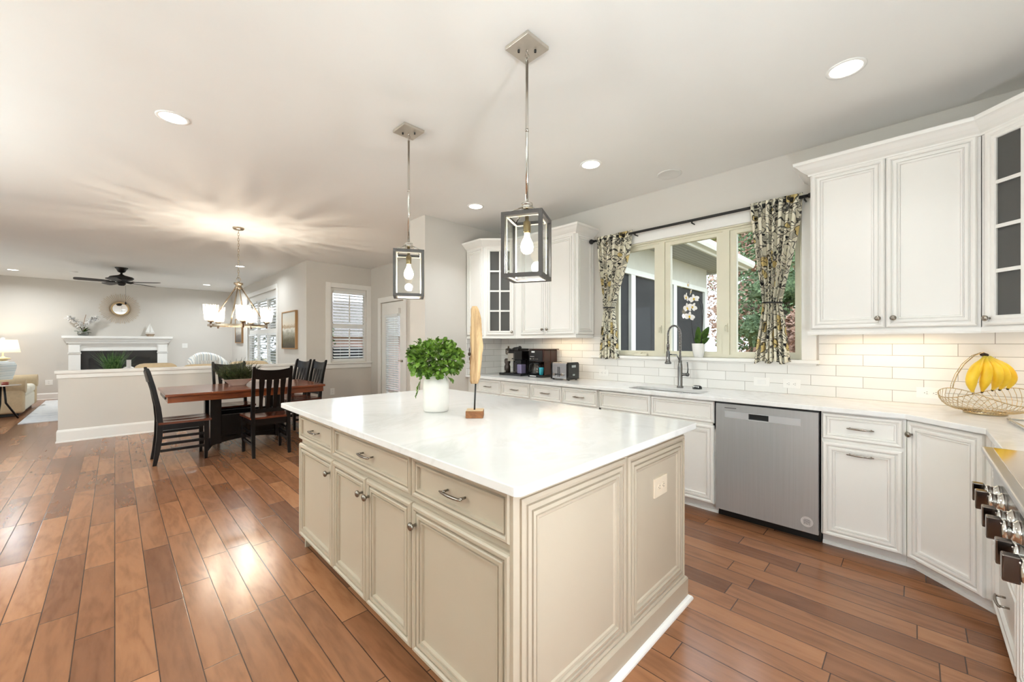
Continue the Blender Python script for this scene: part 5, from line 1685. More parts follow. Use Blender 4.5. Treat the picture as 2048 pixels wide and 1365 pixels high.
for i in range(5):
    th = R(25 + 72 * i)
    d_ = rt * math.cos(th) + view.normalized() * math.sin(th)
    p = Vector((hx, hy, 0)) + d_ * RR
    c = MB().lathe([(.006, RZ - .035), (.010, RZ - .03), (.010, RZ + .03), (.030, RZ + .034), (.034, RZ + .05), (.030, RZ + .052), (.014, RZ + .055), (.014, RZ + .085), (.006, RZ + .088)], (p.x, p.y, 0), 18)
    cup = obj('candle_cup', c, CN, t)
    s_ = MB().lathe([(.034, RZ + .054), (.060, RZ + .058), (.064, RZ + .07), (.082, RZ + .245), (.084, RZ + .25)], (0, 0, 0), 40, False)
    so = obj('glass_shade', s_, M['seed'], t, world=False)
    so.location = (p.x - hx, p.y - hy, -1.54)
    b_ = MB().ball((p.x, p.y, RZ + .084), .022, 14, 9, (1, 1, 1.2))
    obj('bulb', b_, M['bulb'], t)
    lamp('chandelier_lamp', 'POINT', (p.x, p.y, RZ + .118), 12.0, (1.0, .89, .74), .003, parent=t)

# ---------------------------------------------------------------- breakfast window, door, blinds
def blind(parent, axis, t0, u0, u1, z0, z1, pitch, depth, tilt, mat, ladders=True, name='blind'):
    """venetian blind: headrail, slats, ladder cords"""
    m = MB()
    n = int((z1 - z0) / pitch)
    up = Vector((0, 0, 1))
    ax = Vector((1, 0, 0)) if axis == 'x' else Vector((0, 1, 0))
    dp = Vector((0, 1, 0)) if axis == 'x' else Vector((1, 0, 0))
    dv = dp * math.cos(tilt) + up * math.sin(tilt); nv = up * math.cos(tilt) - dp * math.sin(tilt)
    base = dp * t0
    for i in range(n):
        z = z0 + pitch * (i + .5)
        q = [base + ax * a_ + up * z + dv * (b_ * depth / 2) + nv * c_ for c_ in (-.0015, .0015) for a_, b_ in ((u0, -1), (u1, -1), (u1, 1), (u0, 1))]
        m.hexa(q[:4], q[4:])
    s_ = obj(name, m, mat, parent)
    k = MB()
    for f in ((.2, .8) if ladders else ()):
        u = u0 + (u1 - u0) * f
        c_ = base + ax * u
        k.tube([c_ - dp * depth * .52 + up * z0, c_ - dp * depth * .52 + up * z1], .0016, 4)
    k.T = None
    q = [base + ax * a_ + dp * b_ * depth * .6 + up * z for z in (z1, z1 + .045) for a_, b_ in ((u0, -1), (u1, -1), (u1, 1), (u0, 1))]
    k.hexa(q[:4], q[4:])
    obj('headrail', k, mat, s_)
    return s_
BL = paint('blind_white', (238, 240, 240), 0.4, var=.01)
f = MB(); y0, y1 = YD + .035, YD + .085
def fb(a, b, c, d, e0=y0, e1=y1): f.box(a, e0, c, b, e1, d)
fb(EX0, EX1, EZ0, EZ0 + .05); fb(EX0, EX1, EZ1 - .10, EZ1); fb(EX0, EX0 + .052, EZ0 + .05, EZ1 - .10); fb(EX1 - .045, EX1, EZ0 + .05, EZ1 - .10); fb(EX0 + .052, EX1 - .045, 1.625, 1.705)
w2 = struct('window_2', f, M['trim'])
obj('window_pane', MB().box(EX0 + .02, YD + .075, EZ0 + .02, EX1 - .02, YD + .080, EZ1 - .02), M['glass'], w2)
for lo, hi in ((EZ0 + .05, 1.625), (1.705, EZ1 - .10)):
    blind(w2, 'x', YD + .015, EX0 + .058, EX1 - .05, lo + .004, hi - .005, .058, .056, R(24), BL, name='shutter_louvres')
    obj('tilt_rod', MB().box((EX0 + EX1) / 2 - .012, YD - .020, lo + .02, (EX0 + EX1) / 2 + .012, YD - .010, hi - .02), BL, w2)
c = MB(); K = .092; e = YD - .018
c.box(EX0 - K, e, EZ0 - .02, EX0, YD, EZ1 + K); c.box(EX1, e, EZ0 - .02, EX1 + K, YD, EZ1 + K); c.box(EX0, e, EZ1, EX1, YD, EZ1 + K)
obj('window_casing', c, M['trim'], w2, bev=.003)
c = MB(); c.box(EX0 - K - .03, YD - .05, EZ0 - .045, EX1 + .094, YD + .09, EZ0 - .018); c.box(EX0 - K, YD - .018, EZ0 - .13, EX1 + K, YD, EZ0 - .045)
obj('window_sill', c, M['trim'], w2, bev=.003)

f = MB(); d0, d1 = XD + .02, XD + .065
gy0, gy1, gz0, gz1 = 6.74, 7.27, .36, 1.93
f.box(d0, DY0 + .01, .01, d1, gy0, DZ1 - .01); f.box(d0, gy1, .01, d1, DY1 - .01, DZ1 - .01); f.box(d0, gy0, .01, d1, gy1, gz0); f.box(d0, gy0, gz1, d1, gy1, DZ1 - .01)
dr1 = struct('door_1', f, M['trim'])
obj('door_pane', MB().box(d0 + .02, gy0 - .005, gz0 - .005, d0 + .026, gy1 + .005, gz1 + .005), M['glass'], dr1)
blind(dr1, 'y', XD + .002, gy0 + .02, gy1 - .02, gz0 + .04, gz1 - .10, .042, .044, R(-42), BL)
obj('blind_valance', MB().box(XD - .035, gy0 - .035, gz1 - .055, XD + .02, gy1 + .03, gz1 + .045), M['trim'], dr1)
c = MB(); e = XD - .018; K = .10
c.box(e, DY0 - K, 0, XD, DY0, DZ1 + K); c.box(e, DY1, 0, XD, DY1 + K, DZ1 + K); c.box(e, DY0, DZ1, XD, DY1, DZ1 + K)
obj('door_casing', c, M['trim'], dr1, bev=.003)
k = MB(); k.cyl((XD + .02, DY0 + .09, 1.0), (XD - .02, DY0 + .09, 1.0), .022); k.tube([(XD - .018, DY0 + .09, 1.0), (XD - .025, DY0 + .16, 1.0)], .009, 8)
obj('door_handle', k, M['nickel'], dr1)

f = MB(); x0, x1 = XL + .035, XL + .085
f.box(x0, LY0, LZ0, x1, LY1, LZ0 + .06); f.box(x0, LY0, LZ1 - .14, x1, LY1, LZ1)
third = (LY1 - LY0) / 3
for i in range(4):
    y = LY0 + third * i; f.box(x0, max(LY0, y - .055), LZ0 + .06, x1, min(LY1, y + .055), LZ1 - .14)
for i in range(3):
    f.box(x0 + .001, LY0 + third * i + .055, 1.56, x1 - .001, LY0 + third * (i + 1) - .055, 1.66)
w3 = struct('window_3', f, M['trim'])
obj('window_pane', MB().box(XL + .092, LY0 + .01, LZ0 + .01, XL + .097, LY1 - .01, LZ1 - .01), M['glass'], w3)
for i in range(3):
    for lo, hi in ((LZ0 + .06, 1.56), (1.66, LZ1 - .14)):
        blind(w3, 'y', XL + .045, LY0 + third * i + .058, LY0 + third * (i + 1) - .058, lo + .006, hi - .05, .064, .058, R(-20), BL, ladders=False, name='shutter_louvres')
c = MB(); e = XL - .018; K = .10
c.box(e, LY0 - K, LZ0 - .10, XL, LY0, LZ1 + K); c.box(e, LY1, LZ0 - .10, XL, LY1 + K, LZ1 + K); c.box(e, LY0, LZ1, XL, LY1, LZ1 + K); c.box(e - .02, LY0 - K, LZ0 - .03, XL, LY1 + K, LZ0)
obj('window_casing', c, M['trim'], w3, bev=.003)

# wall plates of the breakfast and living rooms
def plate(label, c_, r, n, w, h, kind='outlet'):
    c_ = Vector(c_); r = Vector(r); n = Vector(n); u = Vector((0, 0, 1))
    t = thing('outlet' if kind == 'outlet' else 'light_switch', label, 'outlet' if kind == 'outlet' else 'switch', tuple(c_))
    m = MB(); q = [c_ + r * a_ * w / 2 + u * b_ * h / 2 + n * z for z in (0, .005) for a_, b_ in ((-1, -1), (1, -1), (1, 1), (-1, 1))]
    m.hexa(q[:4], q[4:])
    p = obj('plate', m, M['trim'], t)
    if kind == 'outlet': sockets(p, c_ + n * .005, r, n, M['black'], False)
    else:
        m = MB(); q = [c_ + r * a_ * w / 5 + u * b_ * h / 4 + n * z for z in (.005, .009) for a_, b_ in ((-1, -1), (1, -1), (1, 1), (-1, 1))]
        m.hexa(q[:4], q[4:]); obj('rocker', m, M['white_ceramic'], p)
plate('white outlet low on the wall beneath the breakfast window', (2.965, YD, .40), (1, 0, 0), NY, .08, .125)
plate('white outlet low on the wall left of the fireplace', (-1.10, YF, .40), (1, 0, 0), NY, .12, .125)
plate('white light switch on the wall right of the fireplace', (1.39, YF, 1.26), (1, 0, 0), NY, .12, .125, 'switch')

# ---------------------------------------------------------------- living room
def picture(label, y0, y1, z0, z1, art, fr):
    t = thing('picture', label, 'picture', (XL, (y0 + y1) / 2, z0))
    m = MB(); d = .045; w = .022
    m.box(XL - d, y0, z0, XL, y0 + w, z1); m.box(XL - d, y1 - w, z0, XL, y1, z1); m.box(XL - d, y0 + w, z0, XL, y1 - w, z0 + w); m.box(XL - d, y0 + w, z1 - w, XL, y1 - w, z1)
    obj('frame', m, fr, t)
    obj('canvas', MB().box(XL - .034, y0 + w, z0 + w, XL - .004, y1 - w, z1 - w), art, t)
GOLDF = paint('picture_frame_oak', (168, 128, 82), 0.45)
picture('large landscape picture in an oak frame between window shutters and room corner', 8.37, 9.26, 1.21, 1.965,
        painting('misty_landscape', [(0.0, (70, 62, 46)), (.22, (104, 96, 74)), (.42, (168, 164, 148)), (.52, (226, 224, 214)), (.60, (176, 150, 118)), (.66, (222, 212, 194)), (1.0, (206, 206, 200))]), GOLDF)
picture('small grey landscape picture on the far side of the living-room shutters', 12.96, 13.80, 1.33, 2.02,
        painting('dark_landscape', [(0.0, (84, 76, 70)), (.3, (120, 112, 104)), (.5, (196, 190, 180)), (.7, (160, 152, 144)), (1.0, (190, 186, 178))]), GOLDF)

t = thing('fireplace', 'white fireplace mantel with pilasters around a dark firebox', 'fireplace', (.11, YF, 0))
FX0, FX1 = -.79, 1.01
m = MB(); yb = YF - .10
for a, b in ((FX0, FX0 + .20), (FX1 - .20, FX1)):
    m = MB(); m.box(a, yb, 0, b, YF - .002, 1.30); m.box(a - .02, yb - .02, 0, b + .02, YF - .002, .16)
    obj('pilaster', m, M['trim'], t, bev=.003)
    m = MB()
    m.box(a - .012, yb - .018, 1.07, b + .012, yb, 1.10); m.box(a - .012, yb - .018, 1.275, b + .012, yb, 1.30); m.box(a + .01, yb - .03, 1.10, b - .01, yb, 1.275)
    obj('capital', m, M['trim'], t, bev=.003)
m = MB(); m.box(FX0 + .20, yb + .03, 1.14, FX1 - .20, YF - .002, 1.30); m.box(FX0 - .0, yb - .02, 1.30, FX1, YF - .002, 1.33)
obj('frieze', m, M['trim'], t)
m = MB().sweep([(0, 0), (.03, 0), (.035, .02), (.055, .05), (.075, .095), (.085, .10), (.085, .12), (0, .12)], [(FX0, YF), (FX0, yb - .02), (FX1, yb - .02), (FX1, YF)], False, -1, 1.33)
obj('cornice', m, M['trim'], t)
obj('mantel_shelf', MB().box(FX0 - .105, yb - .125, 1.45, FX1 + .105, YF - .002, 1.505), M['trim'], t, bev=.004)
SLATE = paint('black_slate', (22, 20, 19), 0.3, var=.3)
m = MB(); m.box(FX0 + .20, YF - .05, 0, FX0 + .34, YF - .003, 1.14); m.box(FX1 - .34, YF - .05, 0, FX1 - .20, YF - .003, 1.14); m.box(FX0 + .34, YF - .05, .95, FX1 - .34, YF - .003, 1.14)
obj('slate_surround', m, SLATE, t)
m = MB(); m.box(FX0 + .34, YF - .03, 0, FX1 - .34, YF - .004, .95)
obj('firebox', m, M['black'], t)
m = MB()
for z in (.88, .90, .92, .84, .10, .13): m.box(FX0 + .36, YF - .045, z - .004, FX1 - .36, YF - .03, z + .004)
obj('louvre', m, M['iron'], t)
MZ = 1.505
t = thing('sunburst_mirror', 'round sunburst mirror with thin wooden rays above the mantel', 'mirror', (.098, YF, 2.21))
WR = paint('pale_reed', (196, 166, 122), 0.6)
mc = Vector((.098, YF - .025, 2.21))
m = MB(); m.tube([mc + Vector((.155 * math.cos(q), 0, .155 * math.sin(q))) for q in [2 * math.pi * i / 40 for i in range(40)]], .018, 8, True)
obj('frame', m, WR, t)
obj('mirror_glass', MB().lathe_axis([(.150, 0), (.150, .006)], mc, NY, 40), paint('mirror_silver', (235, 238, 240), 0.02, 1.0, var=0), t)
m = MB()
for i in range(56):
    a = 2 * math.pi * i / 56; r1 = .385 - .022 * (i % 2)
    m.tube([mc + Vector((.165 * math.cos(a), .012, .165 * math.sin(a))), mc + Vector((r1 * math.cos(a), .012, r1 * math.sin(a)))], .0036, 5)
m.tube([mc + Vector((.20 * math.cos(q), .018, .20 * math.sin(q))) for q in [2 * math.pi * i / 48 for i in range(48)]], .003, 5, True)
m.tube([mc + Vector((.165 * math.cos(q), .012, .165 * math.sin(q))) for q in [2 * math.pi * i / 48 for i in range(48)]], .005, 5, True)
obj('rays', m, WR, t)
# mantel orchid
mx, my = -.55, YF - .11
t = thing('mantel_orchid', 'white orchid arrangement in a clear bowl on the left of the mantel', 'orchid', (mx, my, MZ))
obj('bowl', MB().lathe([(.05, MZ + .0005), (.085, MZ + .01), (.10, MZ + .06), (.092, MZ + .11), (.088, MZ + .11), (.095, MZ + .06), (.08, MZ + .015)], (mx, my, 0), 24), glass('bowl_glass', (.9, .92, .9), .08, .03, .15), t)
g = MB(); g.lathe([(.05, MZ + .016), (.078, MZ + .02), (.088, MZ + .05), (.07, MZ + .065), (.002, MZ + .07)], (mx, my, 0), 18)
obj('moss', g, leaf_mat('moss_green', (18, 22, 10), (52, 58, 26)), t)
g = MB()
for dx_, dz_ in ((-.14, .03), (-.09, .08), (.10, .06), (.15, -.01), (.03, .12), (-.03, .10), (.07, .10)):
    leaf(g, Vector((mx, my, MZ + .08)), Vector((dx_, -.03, dz_ + .02)), .15, .3, .2, .35)
obj('leaves', g, OL, t)
g = MB(); fl = MB(); rnd = random.Random(3)
for s_, top in ((-1, .40), (1, .42)):
    pts = [Vector((mx, my, MZ + .06)), Vector((mx + s_ * .03, my, MZ + .22)), Vector((mx + s_ * .09, my, MZ + .34)), Vector((mx + s_ * .17, my, MZ + top)), Vector((mx + s_ * .25, my, MZ + top + .03))]
    g.tube(pts, .004, 5)
    for i in range(9):
        f_ = rnd.uniform(.0, 1); p = pts[1].lerp(pts[2], f_) if i < 3 else (pts[2].lerp(pts[3], f_) if i < 6 else pts[3].lerp(pts[4], f_))
        for q in range(5):
            a = 2 * math.pi * q / 5 + i
            leaf(fl, p + Vector((0, -.02, 0)), Vector((math.cos(a), -.25, math.sin(a))), .075, .2, .2, 1.1)
g.tube([Vector((mx, my, MZ + .2)), Vector((mx + .03, my, MZ + .42)), Vector((mx + .05, my, MZ + .52))], .005, 5)
obj('stems', g, paint('mantel_stem', (150, 116, 84), 0.7), t)
obj('flowers', fl, PET, t)
# sail boat
sx_, sy_ = .665, YF - .11
t = thing('sailboat_ornament', 'small white model sailboat on the right of the mantel', 'sailboat ornament', (sx_, sy_, MZ))
m = MB().skin([[(sx_ + s_ * L_ / 2, sy_ + a_, z) for s_, a_ in ((-1, 0), (-.4, -.03), (.6, -.03), (1, 0), (.6, .03), (-.4, .03))] for L_, z in ((.13, MZ + .0005), (.19, MZ + .075))], True, True, True, False)
obj('hull', m, wood('boat_hull', (120, 100, 82), (176, 158, 136), (1, 1, 1), .6, 20), t)
m = MB().poly_prism([(sx_ - .09, sy_ - .028), (sx_ + .09, sy_ - .028), (sx_ + .09, sy_ + .028), (sx_ - .09, sy_ + .028)], MZ + .075, MZ + .095)
obj('gunwale', m, M['trim'], t)
obj('mast', MB().cyl((sx_, sy_, MZ + .09), (sx_, sy_, MZ + .345), .004, n=8), M['trim'], t)
for tri in ([(-.012, .11), (-.095, .115), (-.012, .33)], [(.012, .11), (.08, .115), (.012, .30)]):
    m = MB(); a = [(sx_ + x, sy_ - .006, MZ + z) for x, z in tri]; b = [(sx_ + x * .98, sy_ + .006, MZ + z) for x, z in tri]
    m.add(a + b, [(0, 1, 2), (5, 4, 3), (0, 3, 4, 1), (1, 4, 5, 2), (2, 5, 3, 0)])
    obj('sail', m, M['white_ceramic'], t)
# rug
RUG = NT('rug_grey_ivory'); n1 = RUG.noise(RUG.coord('Object', (1, 2, 1)), 3.0, 6, .7, .8)
RUG.bsdf(RUG.ramp(n1, [(.3, lin(182, 186, 194)), (.5, lin(226, 226, 226)), (.7, lin(206, 208, 214))]), .95, 0, RUG.bump(RUG.noise(RUG.coord(), 160, 2), .4, .004), .1)
place_mesh('rug', MB().box(-1.12, 10.27, .0005, 2.2, 14.0, .012), RUG.m, (.5, 12, .0005), 'pale grey and ivory living-room rug beside the sofa', 'rug')
def cushion_mesh(c_, w, d, h, n=10, pinch=.55, rot=None):
    """pillow: soft box, w x h face, d thick"""
    m = MB(); m.T = Matrix.Translation(c_) @ (rot or Matrix.Identity(4))
    for sg in (-1, 1):
        rows = []
        for j in range(n + 1):
            v = j / n * 2 - 1; row = []
            for i in range(n + 1):
                u = i / n * 2 - 1
                b_ = max(0, (1 - u ** 4)) ** .5 * max(0, (1 - v ** 4)) ** .5
                k_ = 1 - .06 * (1 - abs(u * v))
                row.append((u * w / 2 * (k_ if abs(v) > .99 else 1), sg * (d / 2 * b_ ** pinch + .002), v * h / 2 * (k_ if abs(u) > .99 else 1)))
            rows.append(row)
        m.skin(rows, False)
    return m
def soft_box(m, x0, y0, z0, x1, y1, z1, r=.06, n=4):
    rg = []
    prof = []
    for i in range(n + 1):
        a = math.pi / 2 * i / n; prof.append((r * (1 - math.cos(math.pi / 2 - a)) , z0 + r - r * math.cos(a) if False else z0 + r * (1 - math.cos(a)) ))
    prof = [(r * (1 - math.sin(math.pi / 2 * i / n)), z0 + r * (1 - math.cos(math.pi / 2 * i / n))) for i in range(n + 1)] + [(r * (1 - math.cos(math.pi / 2 * i / n)), z1 - r + r * math.sin(math.pi / 2 * i / n)) for i in range(n + 1)]
    for ins, z in prof:
        rg.append([(p[0], p[1], z) for p in rounded_rect(x0 + ins, y0 + ins, x1 - ins, y1 - ins, max(.01, r - ins * .5), 4)])
    m.skin(rg)
    return m
TAN = paint('tan_upholstery', (206, 184, 150), 0.9, var=.05, scale=30, bump=.2)
CRM = paint('cream_upholstery', (226, 220, 204), 0.9, var=.03, scale=20, bump=.2)
t = thing('sofa', 'cream sofa with rolled arms and loose skirt at the left edge', 'sofa', (-1.65, 12.2, 0))
obj('base', soft_box(MB(), -2.15, 11.42, .055, -1.19, 13.12, .34, .04), CRM, t)
m = MB(); m.box(-2.1, 11.47, .005, -1.24, 13.07, .06)
obj('plinth', m, M['iron'], t)
for y0_, y1_ in ((11.36, 11.62), (12.92, 13.18)):
    m = MB(); soft_box(m, -2.15, y0_ + .03, .055, -1.17, y1_ - .03, .56, .05)
    m.cyl((-2.15, (y0_ + y1_) / 2, .545), (-1.155, (y0_ + y1_) / 2, .545), .125, n=24)
    obj('arm', m, TAN, t)
for y0_, y1_ in ((11.64, 12.26), (12.28, 12.90)):
    obj('seat_cushion', soft_box(MB(), -2.05, y0_, .33, -1.17, y1_, .50, .06), CRM, t)
obj('backrest', soft_box(MB(), -2.35, 11.36, .055, -2.02, 13.18, .92, .10), CRM, t)
SP = stripes('pillow_stripe_blue', (226, 230, 230), [(.35, (200, 210, 214)), (.5, (232, 234, 232)), (.72, (190, 202, 208)), (.8, (230, 232, 230))], 2, 11.0)
for i, (x, y, rz, lab) in enumerate(((-1.52, 12.02, 70, 'pale striped cushion leaning on the near sofa arm'), (-1.62, 12.56, 80, 'pale striped cushion further back on the cream sofa'))):
    Rm = Matrix.Rotation(R(rz), 4, 'Z') @ Matrix.Rotation(R(14), 4, 'X')
    m = cushion_mesh(Vector((x, y, .75)), .52, .20, .46, rot=Rm)
    place_mesh('cushion', m, SP, (x, y, .50), lab, 'cushion', group='striped cushions on the cream sofa')
# table lamp behind the sofa
lx, ly = -1.70, 13.75
place_mesh('end_table', MB().lathe([(.17, .0005), (.17, .02), (.03, .03), (.03, .55), (.27, .56), (.27, .585), (.26, .59), (.002, .59)], (lx, ly, 0), 30), wood('end_table_wood', (70, 46, 30), (104, 70, 46), (1, 1, 1), .3, 12), (lx, ly, 0), 'dark round end table carrying the lamp behind the sofa', 'side table')
t = thing('table_lamp', 'lit table lamp with pale drum shade on the end table', 'lamp', (lx, ly, .59))
obj('base', MB().lathe([(.075, .5905), (.08, .60), (.05, .62), (.10, .72), (.13, .82), (.10, .92), (.05, .97), (.11, .985), (.11, 1.0), (.03, 1.03), (.012, 1.06), (.012, 1.20)], (lx, ly, 0), 26), paint('lamp_base_ivory', (236, 216, 168), 0.3), t)
SH = NT('lamp_shade_linen'); tl = SH.n('ShaderNodeBsdfTranslucent'); tl.inputs[0].default_value = lin(240, 226, 206); df = SH.n('ShaderNodeBsdfDiffuse'); df.inputs[0].default_value = lin(238, 228, 214)
mx2 = SH.n('ShaderNodeMixShader'); mx2.inputs[0].default_value = .45; SH.l(df.outputs[0], mx2.inputs[1]); SH.l(tl.outputs[0], mx2.inputs[2]); SH.l(mx2.outputs[0], SH.out.inputs[0])
sh = obj('lamp_shade', MB().lathe([(.245, 1.13), (.20, 1.40)], (lx, ly, 0), 36, False), SH.m, t)
obj('finial', MB().lathe([(.012, 1.38), (.012, 1.405), (.03, 1.42), (.03, 1.44), (.005, 1.45)], (lx, ly, 0), 16), M['trim'], t)
obj('bulb', MB().ball((lx, ly, 1.27), .035, 14, 9, (1, 1, 1.2)), M['bulb'], t)
lamp('table_lamp_bulb', 'POINT', (lx, ly, 1.335), 7, (1.0, .84, .62), .03, parent=t)
# side table at the left edge with a mug
ex, ey = -1.37, 10.95
t = thing('side_table', 'small dark side table with thin glass top at the left edge', 'side table', (ex, ey, 0))
obj('top', MB().lathe([(.002, .598), (.215, .598), (.22, .604), (.215, .61), (.002, .61)], (ex, ey, 0), 30), paint('side_table_top', (186, 172, 158), 0.15), t)
m = MB()
for i in range(3):
    a = 2 * math.pi * i / 3 + .4
    m.tube([(ex + .03 * math.cos(a), ey + .03 * math.sin(a), .598), (ex + .05 * math.cos(a), ey + .05 * math.sin(a), .3), (ex + .19 * math.cos(a), ey + .19 * math.sin(a), .015)], .014, 8)
obj('legs_tripod', m, M['chairblack'], t)
place_mesh('candle', MB().lathe([(.035, .6105), (.04, .612), (.04, .66), (.036, .66), (.034, .64), (.002, .64)], (-1.33, 10.95, 0), 20), paint('red_candle_glass', (150, 74, 58), 0.2), (-1.33, 10.95, .6105), 'small red candle glass on the side table', 'candle')
# tan sofa seen over the half wall
t = thing('sofa', 'tan sofa whose back shows above the half wall', 'sofa', (1.15, 8.85, 0))
obj('base', soft_box(MB(), .20, 8.45, .06, 2.05, 9.40, .40, .05), TAN, t)
for x in (.26, 1.99):
    for y in (8.5, 9.34): obj('foot', MB().cyl((x, y, 0), (x, y, .06), .03, n=10), M['iron'], t)
obj('backrest', soft_box(MB(), .20, 8.30, .06, 2.05, 8.58, .90, .10), TAN, t)
for x0_, x1_, zt_ in ((.20, .74, 1.005), (.78, 1.38, .97), (1.42, 2.05, 1.0)):
    obj('back_cushion', soft_box(MB(), x0_, 8.34, .50, x1_, 8.74, zt_, .12), TAN, t)
for x0_, x1_ in ((.20, .44), (1.81, 2.05)):
    obj('arm', soft_box(MB(), x0_, 8.42, .06, x1_, 9.40, .64, .09), TAN, t)
# striped swivel armchair
ax_, ay_ = 1.72, 12.35
STR = stripes('armchair_stripe', (232, 230, 224), [(.22, (196, 200, 200)), (.32, (226, 224, 218)), (.5, (186, 176, 168)), (.58, (232, 230, 224)), (.78, (160, 172, 182)), (.86, (230, 228, 222))], 0, 6.0)
t = thing('armchair', 'striped barrel armchair in the far right corner of the living room', 'armchair', (ax_, ay_, 0), R(18))
rows_o = []; 
m = MB(); rg = []
for i in range(25):
    a = R(-30 + 240 * i / 24)
    hgt_ = .66 + .44 * max(0, math.sin(a)) ** .6
    ro, ri = .46, .34
    rg.append([(ro * math.cos(a), ro * math.sin(a), .10), (ro * 1.04 * math.cos(a), ro * 1.04 * math.sin(a), hgt_ - .05), ((ro + ri) / 2 * math.cos(a), (ro + ri) / 2 * math.sin(a), hgt_), (ri * math.cos(a), ri * math.sin(a), hgt_ - .06), (ri * math.cos(a), ri * math.sin(a), .10)])
m.skin(rg, True, True, True, True)
obj('backrest', m, STR, t, world=False)
obj('seat_cushion', soft_box(MB(), -.35, -.42, .28, .35, .33, .50, .07), STR, t, world=False)
obj('base', MB().lathe([(.34, .013), (.34, .09), (.40, .10), (.40, .28), (.002, .28)], n=28), STR, t, world=False)
Rm = Matrix.Rotation(R(-25), 4, 'Z') @ Matrix.Rotation(R(20), 4, 'X')
place_mesh('cushion', cushion_mesh(Vector((1.66, 12.20, .715)), .40, .12, .40, rot=Rm), stripes('cushion_stripe', (230, 226, 218), [(.3, (188, 178, 168)), (.4, (232, 228, 220)), (.65, (196, 196, 192)), (.75, (230, 226, 218))], 0, 12), (1.66, 12.20, .52), 'striped cushion on the barrel armchair', 'cushion')
# coffee table with grass and white bottle
t = thing('coffee_table', 'low wooden coffee table behind the half wall', 'coffee table', (.10, 11.3, .0))
obj('top', MB().box(-.55, 10.95, .42, .75, 11.65, .46), wood('coffee_table_wood', (96, 70, 48), (140, 106, 74), (.2, 1, 1), .4, 14), t)
for x in (-.48, .68):
    for y in (11.02, 11.58): obj('leg', MB().box(x - .03, y - .03, .0125, x + .03, y + .03, .42), M['chairblack'], t)
gx, gy = -.02, 11.35
t = thing('potted_grass', 'pot of tall green ornamental grass in front of the firebox', 'potted grass', (gx, gy, .46))
obj('pot', MB().lathe([(.09, .4605), (.12, .47), (.14, .62), (.13, .62), (.11, .60)], (gx, gy, 0), 22), M['white_ceramic'], t)
m = MB(); rnd = random.Random(5)
for i in range(150):
    a = rnd.uniform(0, 2 * math.pi); sp = rnd.uniform(.05, .30); hh = rnd.uniform(.30, .60)
    p0 = Vector((gx + .07 * math.cos(a), gy + .07 * math.sin(a), .60)); p1 = p0 + Vector((sp * .4 * math.cos(a), sp * .4 * math.sin(a), hh * .65)); p2 = p0 + Vector((sp * math.cos(a), sp * math.sin(a), hh))
    s_ = Vector((-math.sin(a), math.cos(a), 0)) * .008
    m.skin([[p0 - s_, p0 + Vector((0, 0, .002)), p0 + s_], [p1 - s_, p1, p1 + s_], [p2 - s_ * .1, p2, p2 + s_ * .1]], False)
obj('grass_blades', m, leaf_mat('grass_leaf', (36, 74, 34), (110, 150, 84)), t)
bx_, by_ = .20, 11.15
t = thing('ring_vase', 'white bottle-necked ring vase in front of the grass', 'vase', (bx_, by_, .46))
m = MB(); m.tube([(bx_ + .10 * math.cos(q), by_ - .0 - .10 * math.sin(q) * 0, .665 + .155 * math.sin(q)) for q in [2 * math.pi * i / 32 for i in range(32)]], .045, 12, True)
m.lathe([(.05, .4605), (.05, .475), (.045, .48)], (bx_, by_, 0), 18)
obj('ring_body', m, M['white_ceramic'], t)
obj('neck', MB().lathe([(.04, .84), (.036, .87), (.036, .985), (.04, .99), (.03, .99), (.028, .88)], (bx_, by_, 0), 18), M['white_ceramic'], t)
# ceiling fan
fx, fy = .096, 11.29
t = thing('ceiling_fan', 'dark bronze five-blade ceiling fan in the living room', 'ceiling fan', (fx, fy, 2.48))
BRZ = M['bronze']
obj('canopy', MB().lathe([(.03, CEIL - .10), (.055, CEIL - .085), (.075, CEIL - .04), (.10, CEIL - .005), (.10, CEIL)], (fx, fy, 0), 24), BRZ, t)
obj('downrod', MB().cyl((fx, fy, CEIL - .14), (fx, fy, CEIL - .08), .018, n=12), BRZ, t)
obj('motor', MB().lathe([(.02, 2.72), (.05, 2.70), (.10, 2.685), (.17, 2.665), (.19, 2.64), (.165, 2.61), (.12, 2.59), (.09, 2.575), (.075, 2.56), (.07, 2.545)], (fx, fy, 0), 32), BRZ, t)
obj('switch_cup', MB().lathe([(.002, 2.485), (.04, 2.49), (.062, 2.515), (.068, 2.545)], (fx, fy, 0), 22), BRZ, t)
for i, an in enumerate((228, 300, 12, 84, 156)):
    a = R(an)
    d_ = rt * math.cos(a) + view.normalized() * math.sin(a); s_ = Vector((-d_.y, d_.x, 0))
    c0 = Vector((fx, fy, 2.562))
    m = MB(); m.tube([c0 + d_ * .09, c0 + d_ * .17 - Vector((0, 0, .006)), c0 + d_ * .20], .014, 6); m.ball(c0 + d_ * .20, .035, 10, 6, (1, 1, .3))
    br = obj('blade_bracket', m, BRZ, t)
    rows = []
    tl_ = math.tan(R(11))
    for f_, w in ((.17, .050), (.21, .060), (.45, .072), (.59, .076), (.64, .066), (.66, .04)):
        p = c0 + d_ * f_
        rows.append([p - s_ * w + Vector((0, 0, -w * tl_ - .004)), p + s_ * w + Vector((0, 0, w * tl_ - .004)), p + s_ * w + Vector((0, 0, w * tl_ + .004)), p - s_ * w + Vector((0, 0, -w * tl_ + .004))])
    obj('blade', MB().skin(rows, True, True, True, False), paint('fan_blade_walnut', (44, 33, 28), 0.45, var=.2), br) if i == 0 else obj('blade', MB().skin(rows, True, True, True, False), bpy.data.materials['fan_blade_walnut'], br)
